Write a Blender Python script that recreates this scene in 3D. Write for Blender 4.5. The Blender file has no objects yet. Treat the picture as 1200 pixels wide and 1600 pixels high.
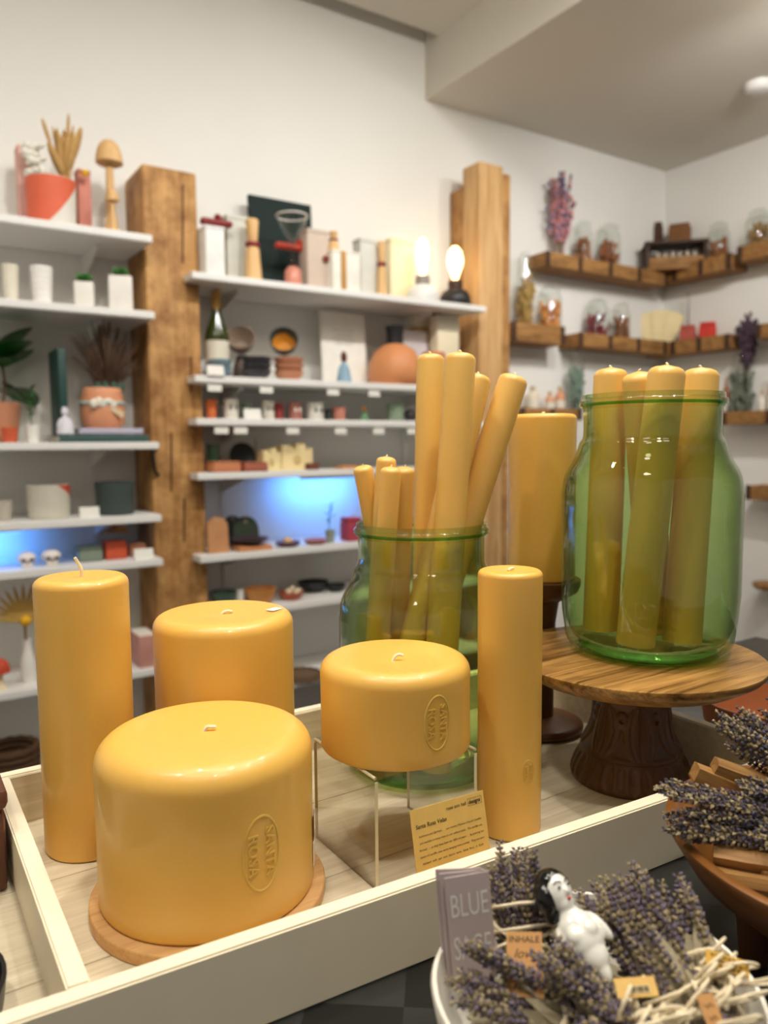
import bpy, bmesh, math, random
from mathutils import Vector, Matrix
R = math.radians
scene = bpy.context.scene
COL = scene.collection
random.seed(7)

# ------------------------------------------------------------------ camera
cam_data = bpy.data.cameras.new('camera')
cam = bpy.data.objects.new('camera', cam_data)
COL.objects.link(cam)
cam_data.sensor_fit = 'VERTICAL'
cam_data.sensor_height = 36.0
cam_data.lens = 36.0 * 1195.0 / 1600.0
cam_data.clip_start = 0.02
cam_data.clip_end = 60
_h, _p, _r = R(33.3), R(4.95), R(0.5)
_f = Vector((math.sin(_h) * math.cos(_p), math.cos(_h) * math.cos(_p), -math.sin(_p)))
_r0 = Vector((math.cos(_h), -math.sin(_h), 0))
_u0 = _r0.cross(_f)
_rt = _r0 * math.cos(_r) - _u0 * math.sin(_r)
_up = _u0 * math.cos(_r) + _r0 * math.sin(_r)
cam.matrix_world = Matrix(((_rt.x, _up.x, -_f.x, 0.0), (_rt.y, _up.y, -_f.y, 0.0), (_rt.z, _up.z, -_f.z, 1.2), (0, 0, 0, 1)))
cam_data.dof.use_dof = True
cam_data.dof.focus_distance = 0.60
cam_data.dof.aperture_fstop = 5.6
scene.camera = cam

# ------------------------------------------------------------------ world and light
world = bpy.data.worlds.new('World')
scene.world = world
world.use_nodes = True
world.node_tree.nodes['Background'].inputs[0].default_value = (1.0, 0.97, 0.93, 1)
world.node_tree.nodes['Background'].inputs[1].default_value = 0.21

def spot(loc, target, power, size=60, color=(1.0, 0.88, 0.70), radius=0.03, blend=0.5):
    l = bpy.data.lights.new('ceiling_spot', 'SPOT')
    l.energy = power; l.color = color; l.spot_size = R(size); l.spot_blend = blend; l.shadow_soft_size = radius
    o = bpy.data.objects.new('ceiling_spot', l)
    COL.objects.link(o)
    o.location = loc
    o.rotation_euler = (Vector(target) - Vector(loc)).to_track_quat('-Z', 'Y').to_euler()
    return o

# track lamps over the display table
WARM = (1.0, 0.92, 0.80)
NEUT = (1.0, 0.99, 0.975)
LAMPS = [  # lamp head, aimed at, watts, cone, colour
    ((0.15, -0.25, 2.72), (0.30, 0.52, 0.90), 20, 50, WARM),
    ((0.95, 0.15, 2.72), (0.42, 0.50, 0.90), 15, 50, WARM),
    ((-0.35, 0.55, 2.72), (0.25, 0.55, 0.90), 18, 50, WARM),
    ((1.25, 0.85, 2.72), (0.55, 0.45, 0.90), 13, 50, WARM),
    ((0.20, 0.85, 2.72), (0.40, 0.55, 0.90), 16, 50, WARM),
    ((0.60, 0.40, 2.72), (0.45, 0.40, 0.90), 14, 55, WARM)]
for _x in (-0.6, 0.6, 1.35, 1.95):      # washing the shelf wall
    LAMPS.append(((_x, 1.20, 2.76), (_x + 0.12, 2.75, 1.50), 31, 105, NEUT))
LAMPS.append(((2.55, 1.25, 2.58), (3.35, 2.75, 1.6), 36, 110, NEUT))
LAMPS.append(((2.5, 0.6, 2.58), (3.75, 1.9, 1.5), 33, 110, NEUT))
for _l in LAMPS: spot(_l[0], _l[1], _l[2], _l[3], _l[4], 0.045, 0.8)
# round ceiling panels over the sales floor (built as lamps with the ceiling)
PANELS = [(0.35, -0.45), (-0.25, 0.05), (0.35, 0.15), (0.95, -0.25), (1.45, 0.25), (-0.75, -0.45), (0.35, 0.62), (-0.55, 0.75), (1.05, 0.62)]
PANEL_STRENGTH = 11.0

scene.view_settings.view_transform = 'Standard'
scene.view_settings.look = 'None'
scene.view_settings.gamma = 1.0
scene.view_settings.use_curve_mapping = False
scene.view_settings.exposure = 0.06
scene.cycles.transparent_max_bounces = 24
scene.cycles.max_bounces = 10

# ------------------------------------------------------------------ materials
def srgb(r, g, b):
    f = lambda c: (c / 255 / 12.92) if c / 255 <= 0.04045 else ((c / 255 + 0.055) / 1.055) ** 2.4
    return (f(r), f(g), f(b), 1.0)

def new_mat(name):
    m = bpy.data.materials.new(name)
    m.use_nodes = True
    return m, m.node_tree, m.node_tree.nodes['Principled BSDF']

def plain(name, rgb, rough=0.55, var=0.12, scale=18.0, spec=0.4, metal=0.0, bump=0.0, sss=0.0, sss_rad=(1, .4, .15), sss_scale=.01, coat=0.0):
    """procedural paint / ceramic / paper: one hue with a soft noise variation"""
    m, nt, b = new_mat(name)
    c = srgb(*rgb)
    tc = nt.nodes.new('ShaderNodeTexCoord')
    n = nt.nodes.new('ShaderNodeTexNoise'); n.inputs['Scale'].default_value = scale; n.inputs['Detail'].default_value = 4
    mix = nt.nodes.new('ShaderNodeMix'); mix.data_type = 'RGBA'
    mix.inputs[6].default_value = tuple(v * (1 - var) for v in c[:3]) + (1,)
    mix.inputs[7].default_value = tuple(min(1, v * (1 + var)) for v in c[:3]) + (1,)
    nt.links.new(tc.outputs['Object'], n.inputs['Vector'])
    nt.links.new(n.outputs[0], mix.inputs[0])
    nt.links.new(mix.outputs[2], b.inputs['Base Color'])
    b.inputs['Roughness'].default_value = rough
    b.inputs['Specular IOR Level'].default_value = spec
    b.inputs['Metallic'].default_value = metal
    b.inputs['Coat Weight'].default_value = coat
    if sss:
        b.inputs['Subsurface Weight'].default_value = sss
        b.inputs['Subsurface Radius'].default_value = sss_rad
        b.inputs['Subsurface Scale'].default_value = sss_scale
    if bump:
        bp = nt.nodes.new('ShaderNodeBump'); bp.inputs['Strength'].default_value = bump; bp.inputs['Distance'].default_value = 0.002
        nt.links.new(n.outputs[0], bp.inputs['Height']); nt.links.new(bp.outputs[0], b.inputs['Normal'])
    return m

def wood(name, dark, light, scale=(6, 60, 60), rough=0.5, ring=0.0, bump=0.15, spec=0.35, contrast=(0.3, 0.7), knots=False):
    """procedural timber: noise stretched along the grain (object space), plus fine fibres"""
    m, nt, b = new_mat(name)
    N = nt.nodes.new; L = nt.links.new
    tc = N('ShaderNodeTexCoord'); mp = N('ShaderNodeMapping'); mp.inputs['Scale'].default_value = scale
    L(tc.outputs['Object'], mp.inputs['Vector'])
    n1 = N('ShaderNodeTexNoise'); n1.inputs['Scale'].default_value = 1.0; n1.inputs['Detail'].default_value = 5; n1.inputs['Distortion'].default_value = 0.6
    L(mp.outputs[0], n1.inputs['Vector'])
    mp2 = N('ShaderNodeMapping'); mp2.inputs['Scale'].default_value = tuple(s * (1 if s == min(scale) else 5) for s in scale)
    L(tc.outputs['Object'], mp2.inputs['Vector'])
    n2 = N('ShaderNodeTexNoise'); n2.inputs['Scale'].default_value = 1.0; n2.inputs['Detail'].default_value = 3
    L(mp2.outputs[0], n2.inputs['Vector'])
    ad = N('ShaderNodeMath'); ad.operation = 'MULTIPLY_ADD'; ad.inputs[1].default_value = 0.35
    L(n2.outputs[0], ad.inputs[0]); 
    ml = N('ShaderNodeMath'); ml.operation = 'MULTIPLY'; ml.inputs[1].default_value = 0.65
    L(n1.outputs[0], ml.inputs[0]); L(ml.outputs[0], ad.inputs[2])
    cr = N('ShaderNodeValToRGB'); cr.color_ramp.elements[0].position = contrast[0]; cr.color_ramp.elements[1].position = contrast[1]
    cr.color_ramp.elements[0].color = srgb(*dark); cr.color_ramp.elements[1].color = srgb(*light)
    L(ad.outputs[0], cr.inputs[0])
    if knots:      # weathered blotches and knots on old timber
        n3 = N('ShaderNodeTexNoise'); n3.inputs['Scale'].default_value = 9.0; n3.inputs['Detail'].default_value = 6; n3.inputs['Roughness'].default_value = 0.65
        L(tc.outputs['Object'], n3.inputs['Vector'])
        r3 = N('ShaderNodeValToRGB'); r3.color_ramp.elements[0].position = 0.36; r3.color_ramp.elements[1].position = 0.60
        r3.color_ramp.elements[0].color = (0.50, 0.40, 0.30, 1); r3.color_ramp.elements[1].color = (1, 1, 1, 1)
        L(n3.outputs[0], r3.inputs[0])
        mm = N('ShaderNodeMix'); mm.data_type = 'RGBA'; mm.blend_type = 'MULTIPLY'; mm.inputs[0].default_value = 1.0
        L(cr.outputs[0], mm.inputs[6]); L(r3.outputs[0], mm.inputs[7]); L(mm.outputs[2], b.inputs['Base Color'])
    else:
        L(cr.outputs[0], b.inputs['Base Color'])
    b.inputs['Roughness'].default_value = rough; b.inputs['Specular IOR Level'].default_value = spec
    bp = N('ShaderNodeBump'); bp.inputs['Strength'].default_value = bump; bp.inputs['Distance'].default_value = 0.001
    L(ad.outputs[0], bp.inputs['Height']); L(bp.outputs[0], b.inputs['Normal'])
    return m

def glass(name, tint, gloss=1.0, ior=1.5, rough=0.0, edge=2.2, bump=0.0):
    """thin tinted glass: tint deepens with the longer path at grazing angles, Fresnel reflection on top"""
    m = bpy.data.materials.new(name); m.use_nodes = True
    nt = m.node_tree; nt.nodes.clear(); N = nt.nodes.new; L = nt.links.new
    out = N('ShaderNodeOutputMaterial'); mix = N('ShaderNodeMixShader'); tr = N('ShaderNodeBsdfTransparent'); gl = N('ShaderNodeBsdfGlossy')
    gl.inputs['Roughness'].default_value = rough
    gl.inputs['Color'].default_value = (gloss, gloss, gloss, 1)
    lw = N('ShaderNodeLayerWeight'); lw.inputs['Blend'].default_value = 0.5
    pw = N('ShaderNodeMath'); pw.operation = 'POWER'; pw.inputs[1].default_value = 3.0
    L(lw.outputs['Facing'], pw.inputs[0])
    # Schlick reflectance, the same from both sides of the thin wall
    f0 = ((ior - 1) / (ior + 1)) ** 2
    p5 = N('ShaderNodeMath'); p5.operation = 'POWER'; p5.inputs[1].default_value = 5.0
    L(lw.outputs['Facing'], p5.inputs[0])
    fr = N('ShaderNodeMath'); fr.operation = 'MULTIPLY_ADD'; fr.inputs[1].default_value = 1 - f0; fr.inputs[2].default_value = f0
    L(p5.outputs[0], fr.inputs[0])
    mc = N('ShaderNodeMix'); mc.data_type = 'RGBA'
    mc.inputs[6].default_value = (*tint, 1); mc.inputs[7].default_value = (*[t ** (1 + edge) * (0.6 if edge > 2.5 else 1) for t in tint], 1)
    L(pw.outputs[0], mc.inputs[0]); L(mc.outputs[2], tr.inputs['Color'])
    if bump:
        tc = N('ShaderNodeTexCoord'); n = N('ShaderNodeTexNoise'); n.inputs['Scale'].default_value = 28; n.inputs['Detail'].default_value = 2
        L(tc.outputs['Object'], n.inputs['Vector'])
        bp = N('ShaderNodeBump'); bp.inputs['Strength'].default_value = bump; bp.inputs['Distance'].default_value = 0.004
        L(n.outputs[0], bp.inputs['Height']); L(bp.outputs[0], gl.inputs['Normal'])
    L(fr.outputs[0], mix.inputs[0]); L(tr.outputs[0], mix.inputs[1]); L(gl.outputs[0], mix.inputs[2]); L(mix.outputs[0], out.inputs[0])
    return m

def emit(name, rgb, strength):
    m = bpy.data.materials.new(name); m.use_nodes = True
    nt = m.node_tree; nt.nodes.clear()
    e = nt.nodes.new('ShaderNodeEmission'); e.inputs[0].default_value = (*rgb, 1); e.inputs[1].default_value = strength
    o = nt.nodes.new('ShaderNodeOutputMaterial'); nt.links.new(e.outputs[0], o.inputs[0])
    return m

_paint = {}
def paint(r, g, b, rough=0.6, var=0.1, scale=25):
    k = (r, g, b, rough, var)
    if k not in _paint:
        _paint[k] = plain('paint_%d_%d_%d' % (r, g, b), (r, g, b), rough, var, scale)
    return _paint[k]

# ------------------------------------------------------------------ mesh helpers
class MB:
    """collects shapes and links them as one mesh object"""
    def __init__(s):
        s.v = []; s.f = []
    def add(s, vf, mat=None):
        v, f = vf; o = len(s.v)
        if mat is None: s.v.extend(tuple(p) for p in v)
        else: s.v.extend(tuple(mat @ Vector(p)) for p in v)
        s.f.extend(tuple(i + o for i in q) for q in f)
        return s
    def build(s, name, mat, parent=None, loc=(0, 0, 0), rot=(0, 0, 0), smooth=True, angle=40):
        return mk(name, (s.v, s.f), mat, parent, loc, rot, smooth, angle)

def mk(name, vf, mat, parent=None, loc=(0, 0, 0), rot=(0, 0, 0), smooth=True, angle=40):
    me = vf
    if isinstance(vf, tuple):
        me = bpy.data.meshes.new(name)
        me.from_pydata([tuple(p) for p in vf[0]], [], [tuple(q) for q in vf[1]])
        if smooth:
            for p in me.polygons: p.use_smooth = True
            me.set_sharp_from_angle(angle=R(angle))
        me.update()
    if mat is not None and len(me.materials) == 0: me.materials.append(mat)
    o = bpy.data.objects.new(name, me)
    COL.objects.link(o)
    o.location = loc; o.rotation_euler = rot
    if parent is not None: o.parent = parent
    return o

def tag(o, label, cat, group=None):
    o['label'] = label; o['category'] = cat
    if group: o['group'] = group
    return o

def thing(name, label, cat, loc=(0, 0, 0), rotz=0.0, group=None, rot=None):
    o = bpy.data.objects.new(name, None)
    COL.objects.link(o)
    o.empty_display_size = 0.02
    o.location = loc; o.rotation_euler = rot if rot is not None else (0, 0, rotz)
    return tag(o, label, cat, group)

def struct(o):
    o['kind'] = 'structure'
    return o

def lathe(prof, seg=32, cap0=False, cap1=False):
    """profile [(r, z)] around z; r == 0 makes a pole"""
    v = []; f = []; rings = []
    for r, z in prof:
        if r <= 1e-7:
            rings.append([len(v)]); v.append((0, 0, z))
        else:
            rings.append(list(range(len(v), len(v) + seg)))
            for i in range(seg):
                a = 2 * math.pi * i / seg
                v.append((r * math.cos(a), r * math.sin(a), z))
    for a, b in zip(rings, rings[1:]):
        if len(a) == 1 and len(b) == 1: continue
        for i in range(seg):
            j = (i + 1) % seg
            if len(a) == 1: f.append((a[0], b[j], b[i]))
            elif len(b) == 1: f.append((a[i], a[j], b[0]))
            else: f.append((a[i], a[j], b[j], b[i]))
    if cap0 and len(rings[0]) > 1: f.append(tuple(reversed(rings[0])))
    if cap1 and len(rings[-1]) > 1: f.append(tuple(rings[-1]))
    return v, f

def arc(cx, cz, r, a0, a1, n):
    return [(cx + r * math.cos(R(a0 + (a1 - a0) * i / n)), cz + r * math.sin(R(a0 + (a1 - a0) * i / n))) for i in range(n + 1)]

_boxcache = {}
def box(sx, sy, sz, bevel=0.0, seg=2):
    """box standing on z = 0, centred in x and y"""
    bm = bmesh.new()
    bmesh.ops.create_cube(bm, size=1.0)
    for v in bm.verts: v.co = Vector((v.co.x * sx, v.co.y * sy, (v.co.z + 0.5) * sz))
    if bevel > 0:
        bmesh.ops.bevel(bm, geom=list(bm.edges), offset=min(bevel, 0.45 * min(sx, sy, sz)), segments=seg, affect='EDGES', profile=0.5)
    bm.verts.index_update()
    out = ([tuple(v.co) for v in bm.verts], [tuple(x.index for x in q.verts) for q in bm.faces])
    bm.free()
    return out

def prism(poly, z0, z1):
    """polygon (counter-clockwise xy) extruded from z0 to z1"""
    n = len(poly)
    v = [(x, y, z0) for x, y in poly] + [(x, y, z1) for x, y in poly]
    f = [tuple(reversed(range(n))), tuple(range(n, 2 * n))] + [(i, (i + 1) % n, n + (i + 1) % n, n + i) for i in range(n)]
    return v, f

def tube(pts, r, seg=6, closed=False, taper=None):
    pts = [Vector(p) for p in pts]; n = len(pts); v = []; f = []
    up = Vector((0.13, 0.27, 0.95)).normalized()
    prev = None
    for i, p in enumerate(pts):
        t = (pts[(i + 1) % n] - pts[i - 1]) if closed else (pts[min(i + 1, n - 1)] - pts[max(i - 1, 0)])
        if t.length < 1e-9: t = Vector((0, 0, 1))
        t.normalize()
        if prev is None:
            a = t.cross(up)
            if a.length < 1e-3: a = t.cross(Vector((1, 0, 0)))
        else:
            a = prev - t * prev.dot(t)
            if a.length < 1e-6: a = t.cross(up)
        a.normalize(); b = t.cross(a); prev = a
        rr = r if taper is None else r * taper[min(i, len(taper) - 1)]
        for k in range(seg):
            w = 2 * math.pi * k / seg
            v.append(tuple(p + (a * math.cos(w) + b * math.sin(w)) * rr))
    m = n if closed else n - 1
    for i in range(m):
        j = (i + 1) % n
        for k in range(seg):
            l = (k + 1) % seg
            f.append((i * seg + k, i * seg + l, j * seg + l, j * seg + k))
    if not closed:
        f.append(tuple(reversed(range(seg)))); f.append(tuple(range((n - 1) * seg, n * seg)))
    return v, f

def ellipsoid(rx, ry, rz, seg=12, rings=8, c=(0, 0, 0)):
    prof = [(math.sin(math.pi * i / rings), -math.cos(math.pi * i / rings)) for i in range(rings + 1)]
    prof[0] = (0, -1); prof[-1] = (0, 1)
    v, f = lathe(prof, seg)
    return [(x * rx + c[0], y * ry + c[1], z * rz + c[2]) for x, y, z in v], f

def frame_to(p, q):
    """matrix taking +z (unit length) onto the segment p -> q, origin at p"""
    p = Vector(p); q = Vector(q)
    return Matrix.Translation(p) @ (q - p).to_track_quat('Z', 'Y').to_matrix().to_4x4()

def spline(pts, n=8):
    """Catmull-Rom through the points"""
    P = [Vector(p) for p in pts]; P = [P[0] * 2 - P[1]] + P + [P[-1] * 2 - P[-2]]
    out = []
    for i in range(1, len(P) - 2):
        for k in range(n):
            t = k / n
            out.append(0.5 * ((2 * P[i]) + (P[i + 1] - P[i - 1]) * t + (2 * P[i - 1] - 5 * P[i] + 4 * P[i + 1] - P[i + 2]) * t * t + (3 * P[i] - P[i - 1] - 3 * P[i + 1] + P[i + 2]) * t ** 3))
    out.append(P[-2])
    return out

def text_mesh(body, size, extrude=0.0, align='CENTER', bold=0.0, shear=0.0, spacing=1.0):
    cu = bpy.data.curves.new('lettering', 'FONT')
    cu.body = body; cu.size = size; cu.extrude = extrude; cu.align_x = align; cu.align_y = 'CENTER'; cu.offset = bold; cu.shear = shear; cu.space_character = spacing
    cu.resolution_u = 3
    o = bpy.data.objects.new('lettering', cu); COL.objects.link(o)
    dg = bpy.context.evaluated_depsgraph_get()
    me = bpy.data.meshes.new_from_object(o.evaluated_get(dg))
    v = [tuple(x.co) for x in me.vertices]; f = [tuple(p.vertices) for p in me.polygons]
    bpy.data.objects.remove(o); bpy.data.curves.remove(cu); bpy.data.meshes.remove(me)
    return v, f

# ------------------------------------------------------------------ shared materials
M_WAX = plain('beeswax', (233, 186, 88), 0.40, 0.06, 9, 0.6, coat=.22, sss=0.25, sss_rad=(1.0, 0.42, 0.10), sss_scale=0.012)
M_WAX2 = plain('beeswax_taper', (233, 188, 100), 0.38, 0.05, 14, 0.6, coat=.2, sss=0.22, sss_rad=(1.0, 0.42, 0.10), sss_scale=0.008)
M_WICK = plain('cotton_wick', (240, 226, 196), 0.8, 0.1, 300)
M_RIM = plain('tray_cream_paint', (240, 230, 206), 0.45, 0.04, 40)
M_WASH = wood('tray_washed_wood', (194, 180, 152), (232, 221, 197), (7, 160, 160), 0.5, contrast=(.25, .75), bump=.1)
M_MANGO = wood('mango_wood', (96, 62, 24), (192, 146, 82), (9, 80, 80), 0.36, contrast=(.36, .64))
M_CARVED = plain('dark_carved_wood', (92, 57, 33), 0.36, 0.35, 60, 0.5, bump=.2)
M_MAPLE = wood('maple_wood', (196, 148, 92), (226, 184, 130), (10, 90, 90), 0.5)
M_GREEN = glass('green_bottle_glass', (0.84, 0.915, 0.70), 1.0, 1.62, 0.0, 5.5, bump=.22)
M_GREENBASE = glass('green_glass_foot', (0.45, 0.78, 0.40), 1.0, 1.5, 0.0, 1.2, bump=.3)
M_ACRYL = glass('clear_acrylic', (0.975, 0.975, 0.955), 1.0, 1.49, 0.0, 3.0)
M_ACRYL_EDGE = plain('acrylic_cut_edge', (226, 218, 186), 0.15, 0.05, 60, 0.6)
M_CLEAR = glass('clear_glass', (0.965, 0.975, 0.968), 0.9, 1.45, 0.02, 2.0)
M_INK = plain('dark_ink', (52, 40, 24), 0.8, 0.1, 80)
M_STICKER = plain('white_sticker', (238, 234, 226), 0.6, 0.03, 80)
M_PORCELAIN = plain('glazed_porcelain', (232, 232, 226), 0.08, 0.03, 30, 0.6, coat=.5)
M_TABLE, _nt, _b = new_mat('dark_slate_top')
_tc = _nt.nodes.new('ShaderNodeTexCoord'); _mp = _nt.nodes.new('ShaderNodeMapping'); _mp.inputs['Rotation'].default_value = (0, 0, R(38))
_ck = _nt.nodes.new('ShaderNodeTexChecker'); _ck.inputs['Scale'].default_value = 17; _ck.inputs[1].default_value = srgb(24, 25, 25); _ck.inputs[2].default_value = srgb(58, 60, 59)
_ns = _nt.nodes.new('ShaderNodeTexNoise'); _ns.inputs['Scale'].default_value = 26
_mx = _nt.nodes.new('ShaderNodeMix'); _mx.data_type = 'RGBA'; _mx.inputs[7].default_value = srgb(24, 25, 25)
_nt.links.new(_tc.outputs['Object'], _mp.inputs[0]); _nt.links.new(_mp.outputs[0], _ck.inputs[0]); _nt.links.new(_tc.outputs['Object'], _ns.inputs['Vector'])
_nt.links.new(_ns.outputs[0], _mx.inputs[0]); _nt.links.new(_ck.outputs[0], _mx.inputs[6]); _nt.links.new(_mx.outputs[2], _b.inputs['Base Color'])
_b.inputs['Roughness'].default_value = 0.3

TABLE_Z, FLOOR_Z, RIM_Z = 0.866, 0.876, 0.920

# ------------------------------------------------------------------ display table
t = thing('display_table', 'dark slate-topped display table carrying the white tray and bowls', 'table', (0.30, 0.235, 0))
mk('table_top', box(1.9, 1.00, 0.035, 0.003), M_TABLE, t, (0, 0, TABLE_Z - 0.035))
for _x in (-0.88, 0.88):
    for _y in (-0.44, 0.44):
        mk('leg', box(0.06, 0.06, TABLE_Z - 0.035, 0.004), M_CARVED, t, (_x, _y, 0))

# ------------------------------------------------------------------ tray
t = thing('wooden_tray', 'long cream-painted wooden tray with a divider, holding the candles', 'tray', (0.27, 0.55, TABLE_Z))
def board(name, p, q, r_, s, z0, z1, mat, bevel=0.0012):
    """vertical board whose plan is the quad p q r s (counter-clockwise, world xy)"""
    bm = bmesh.new()
    v, f = prism([(a - 0.27, b - 0.55) for a, b in (p, q, r_, s)], z0 - TABLE_Z, z1 - TABLE_Z)
    vs = [bm.verts.new(c) for c in v]
    for q_ in f: bm.faces.new([vs[i] for i in q_])
    bmesh.ops.bevel(bm, geom=list(bm.edges), offset=bevel, segments=2, affect='EDGES')
    me = bpy.data.meshes.new(name); bm.to_mesh(me); bm.free()
    for pl in me.polygons: pl.use_smooth = True
    me.set_sharp_from_angle(angle=R(30))
    return mk(name, me, mat, t)
def fy(x): return 0.4045 - (x - 0.079) * 0.0640        # inside line of the front board
# floor of the tray: wide washed planks side by side
_n = 3
for _i in range(_n):
    y0 = 0.372 + (0.712 - 0.372) * _i / _n; y1 = 0.372 + (0.712 - 0.372) * (_i + 1) / _n - 0.0006
    if _i == 0:
        board('floor_plank', (-0.30, fy(-0.30) - .002), (0.672, fy(0.672) - .002), (0.672, y1), (-0.30, y1), TABLE_Z + 0.001, FLOOR_Z, M_WASH, 0.0004)
    else:
        board('floor_plank', (-0.30, y0), (0.672, y0), (0.672, y1), (-0.30, y1), TABLE_Z + 0.001, FLOOR_Z, M_WASH, 0.0004)
board('front_board', (-0.31, fy(-0.31) - 0.0125), (0.684, fy(0.684) - 0.0125), (0.684, fy(0.684)), (-0.31, fy(-0.31)), TABLE_Z, RIM_Z, M_RIM)
board('back_board', (-0.31, 0.709), (0.684, 0.709), (0.684, 0.721), (-0.31, 0.721), TABLE_Z, RIM_Z, M_RIM)
board('side_board', (0.672, fy(0.672)), (0.684, fy(0.684)), (0.684, 0.709), (0.672, 0.709), TABLE_Z, RIM_Z, M_RIM)
board('side_board', (-0.31, fy(-0.31)), (-0.298, fy(-0.298)), (-0.298, 0.709), (-0.31, 0.709), TABLE_Z, RIM_Z, M_RIM)
board('divider', (0.066, fy(0.066)), (0.078, fy(0.078)), (0.078, 0.709), (0.066, 0.709), FLOOR_Z, RIM_Z, M_RIM)
# thin washed liners on the inside of the boards
board('liner', (0.0785, 0.7075), (0.6715, 0.7075), (0.6715, 0.7089), (0.0785, 0.7089), FLOOR_Z, RIM_Z - 0.0018, M_WASH, 0.0002)
board('liner', (0.6706, fy(.67) + .0005), (0.6719, fy(.672) + .0005), (0.6719, 0.7070), (0.6706, 0.7070), FLOOR_Z, RIM_Z - 0.0018, M_WASH, 0.0002)

# ------------------------------------------------------------------ pillar candles
def pillar_prof(r, h, sh, dish=0.0, foot=0.003):
    p = [(0, 0), (r - foot * 1.4, 0)] + arc(r - foot, foot, foot, -90, 0, 4)[1:]
    nz = 6
    for i in range(1, nz): p.append((r * (1 - 0.004 * math.sin(math.pi * i / nz)), foot + (h - sh - foot) * i / nz))
    p += arc(r - sh, h - sh, sh, 0, 90, 9)
    p += [((r - sh) * 0.6, h - dish * 0.55), ((r - sh) * 0.25, h - dish * 0.95), (0.0022, h - dish), (0, h - dish)]
    return p

def wick(parent, z, pts, r=0.0014):
    mk('wick', tube(spline([(x, y, z + w) for x, y, w in pts], 5), r, 6), M_WICK, parent)

def stamp(parent, r, zc, ang, hh, depth=0.0008, inset=0.0):
    """oval SANTA ROSA stamp pressed into the side, the words reading downwards"""
    ww = hh * 0.54
    rr = r * 0.997
    mb = MB(); lt = MB()
    ring = []
    for i in range(48):
        a = 2 * math.pi * i / 48
        y = 0.5 * ww * math.cos(a); z = zc + 0.5 * hh * math.sin(a)
        th = ang + y / rr
        ring.append((rr * math.cos(th), rr * math.sin(th), z))
    mb.add(tube(ring, hh * 0.017, 6, True))
    for word, off, k in (('SANTA', 0.17, 1.0), ('ROSA', -0.20, 1.0)):
        v, f = text_mesh(word, hh * 0.27, depth, 'CENTER', hh * 0.002, spacing=1.02)
        xs = [p[0] for p in v]
        s = (hh * (0.66 if word == 'SANTA' else 0.55)) / (max(xs) - min(xs))
        out = []
        for x, y, z in v:
            along = x * s                                # reading direction -> down
            across = y * s * 0.95 + off * ww * 1.25
            th = ang + across / rr
            q = rr + z
            out.append((q * math.cos(th), q * math.sin(th), zc - along))
        lt.add((out, f))
    o = mb.build('stamp', M_WAX, parent, smooth=True, angle=30)
    lt.build('lettering', M_WAX, o, smooth=True, angle=30)
    o['label'] = 'raised oval maker stamp with two words'
    return o

def to_cam(x, y): return math.atan2(-y, -x)

def pillar(label, x, y, z, r, h, sh, dish, seg=64):
    t = thing('pillar_candle', label, 'candle', (x, y, z), 0, 'beeswax pillar candles')
    mk('wax_body', lathe(pillar_prof(r, h, sh, dish), seg), M_WAX, t, angle=60)
    return t

t = pillar('tall narrow amber pillar candle beside the tray divider', 0.130, 0.642, FLOOR_Z, 0.0362, 0.222, 0.007, 0.001)
wick(t, 0.221, [(0, 0, -.001), (0.0005, 0, 0.006), (-0.002, 0.001, 0.012), (-0.004, 0.001, 0.016)], 0.0013)

t = tag(thing('wooden_coaster', '', '', (0.184, 0.514, FLOOR_Z)), 'round pale wooden board under the largest candle', 'board')
mk('disc', lathe([(0, 0), (0.079, 0)] + arc(0.0815, 0.0015, 0.0015, -90, 0, 3) + [(0.083, 0.0085)] + arc(0.0815, 0.0085, 0.0015, 0, 90, 3) + [(0, 0.010)], 72), M_MAPLE, t)
t = pillar('largest squat amber pillar candle on the round wooden board', 0.184, 0.516, FLOOR_Z + 0.010, 0.076, 0.113, 0.017, 0.0012, 96)
wick(t, 0.112, [(-0.001, 0, -.001), (0.001, 0, 0.002), (0.004, -0.002, 0.0025), (0.007, -0.003, 0.002)], 0.0015)
stamp(t, 0.076, 0.052, to_cam(0.184, 0.516) + 0.46, 0.050)
# barcode sticker on its side
_a = to_cam(0.184, 0.516) + 1.30
def side_sticker(parent, r, a0, a1, z0, z1, mat, name='sticker'):
    v = []; n = 6
    for i in range(n + 1):
        a = a0 + (a1 - a0) * i / n
        for z in (z0, z1):
            for q in (r + 0.0001, r + 0.0005): v.append((q * math.cos(a), q * math.sin(a), z))
    f = []
    for i in range(n):
        b = 4 * i
        f += [(b + 1, b + 5, b + 7, b + 3), (b, b + 2, b + 6, b + 4), (b + 2, b + 3, b + 7, b + 6), (b, b + 4, b + 5, b + 1)]
    f += [(0, 1, 3, 2), (4 * n, 4 * n + 2, 4 * n + 3, 4 * n + 1)]
    return mk(name, (v, f), mat, parent)
side_sticker(t, 0.0762, _a, _a + 0.16, 0.030, 0.048, plain('brown_label', (120, 84, 44), .6), 'brown_label')
side_sticker(t, 0.0762, _a - .02, _a + 0.14, 0.012, 0.029, M_STICKER, 'white_label')

t = pillar('medium amber pillar candle behind the largest candle', 0.2485, 0.640, FLOOR_Z, 0.0612, 0.178, 0.011, 0.002, 80)
wick(t, 0.176, [(-0.002, 0, -.0005), (0.0, 0, 0.0015), (0.004, -0.001, 0.0022), (0.007, -0.003, 0.0015)], 0.0014)
mk('price_sticker', box(0.013, 0.009, 0.0004), M_STICKER, t, (0.040, -0.020, 0.1785), (0, 0, 0.4))

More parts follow.
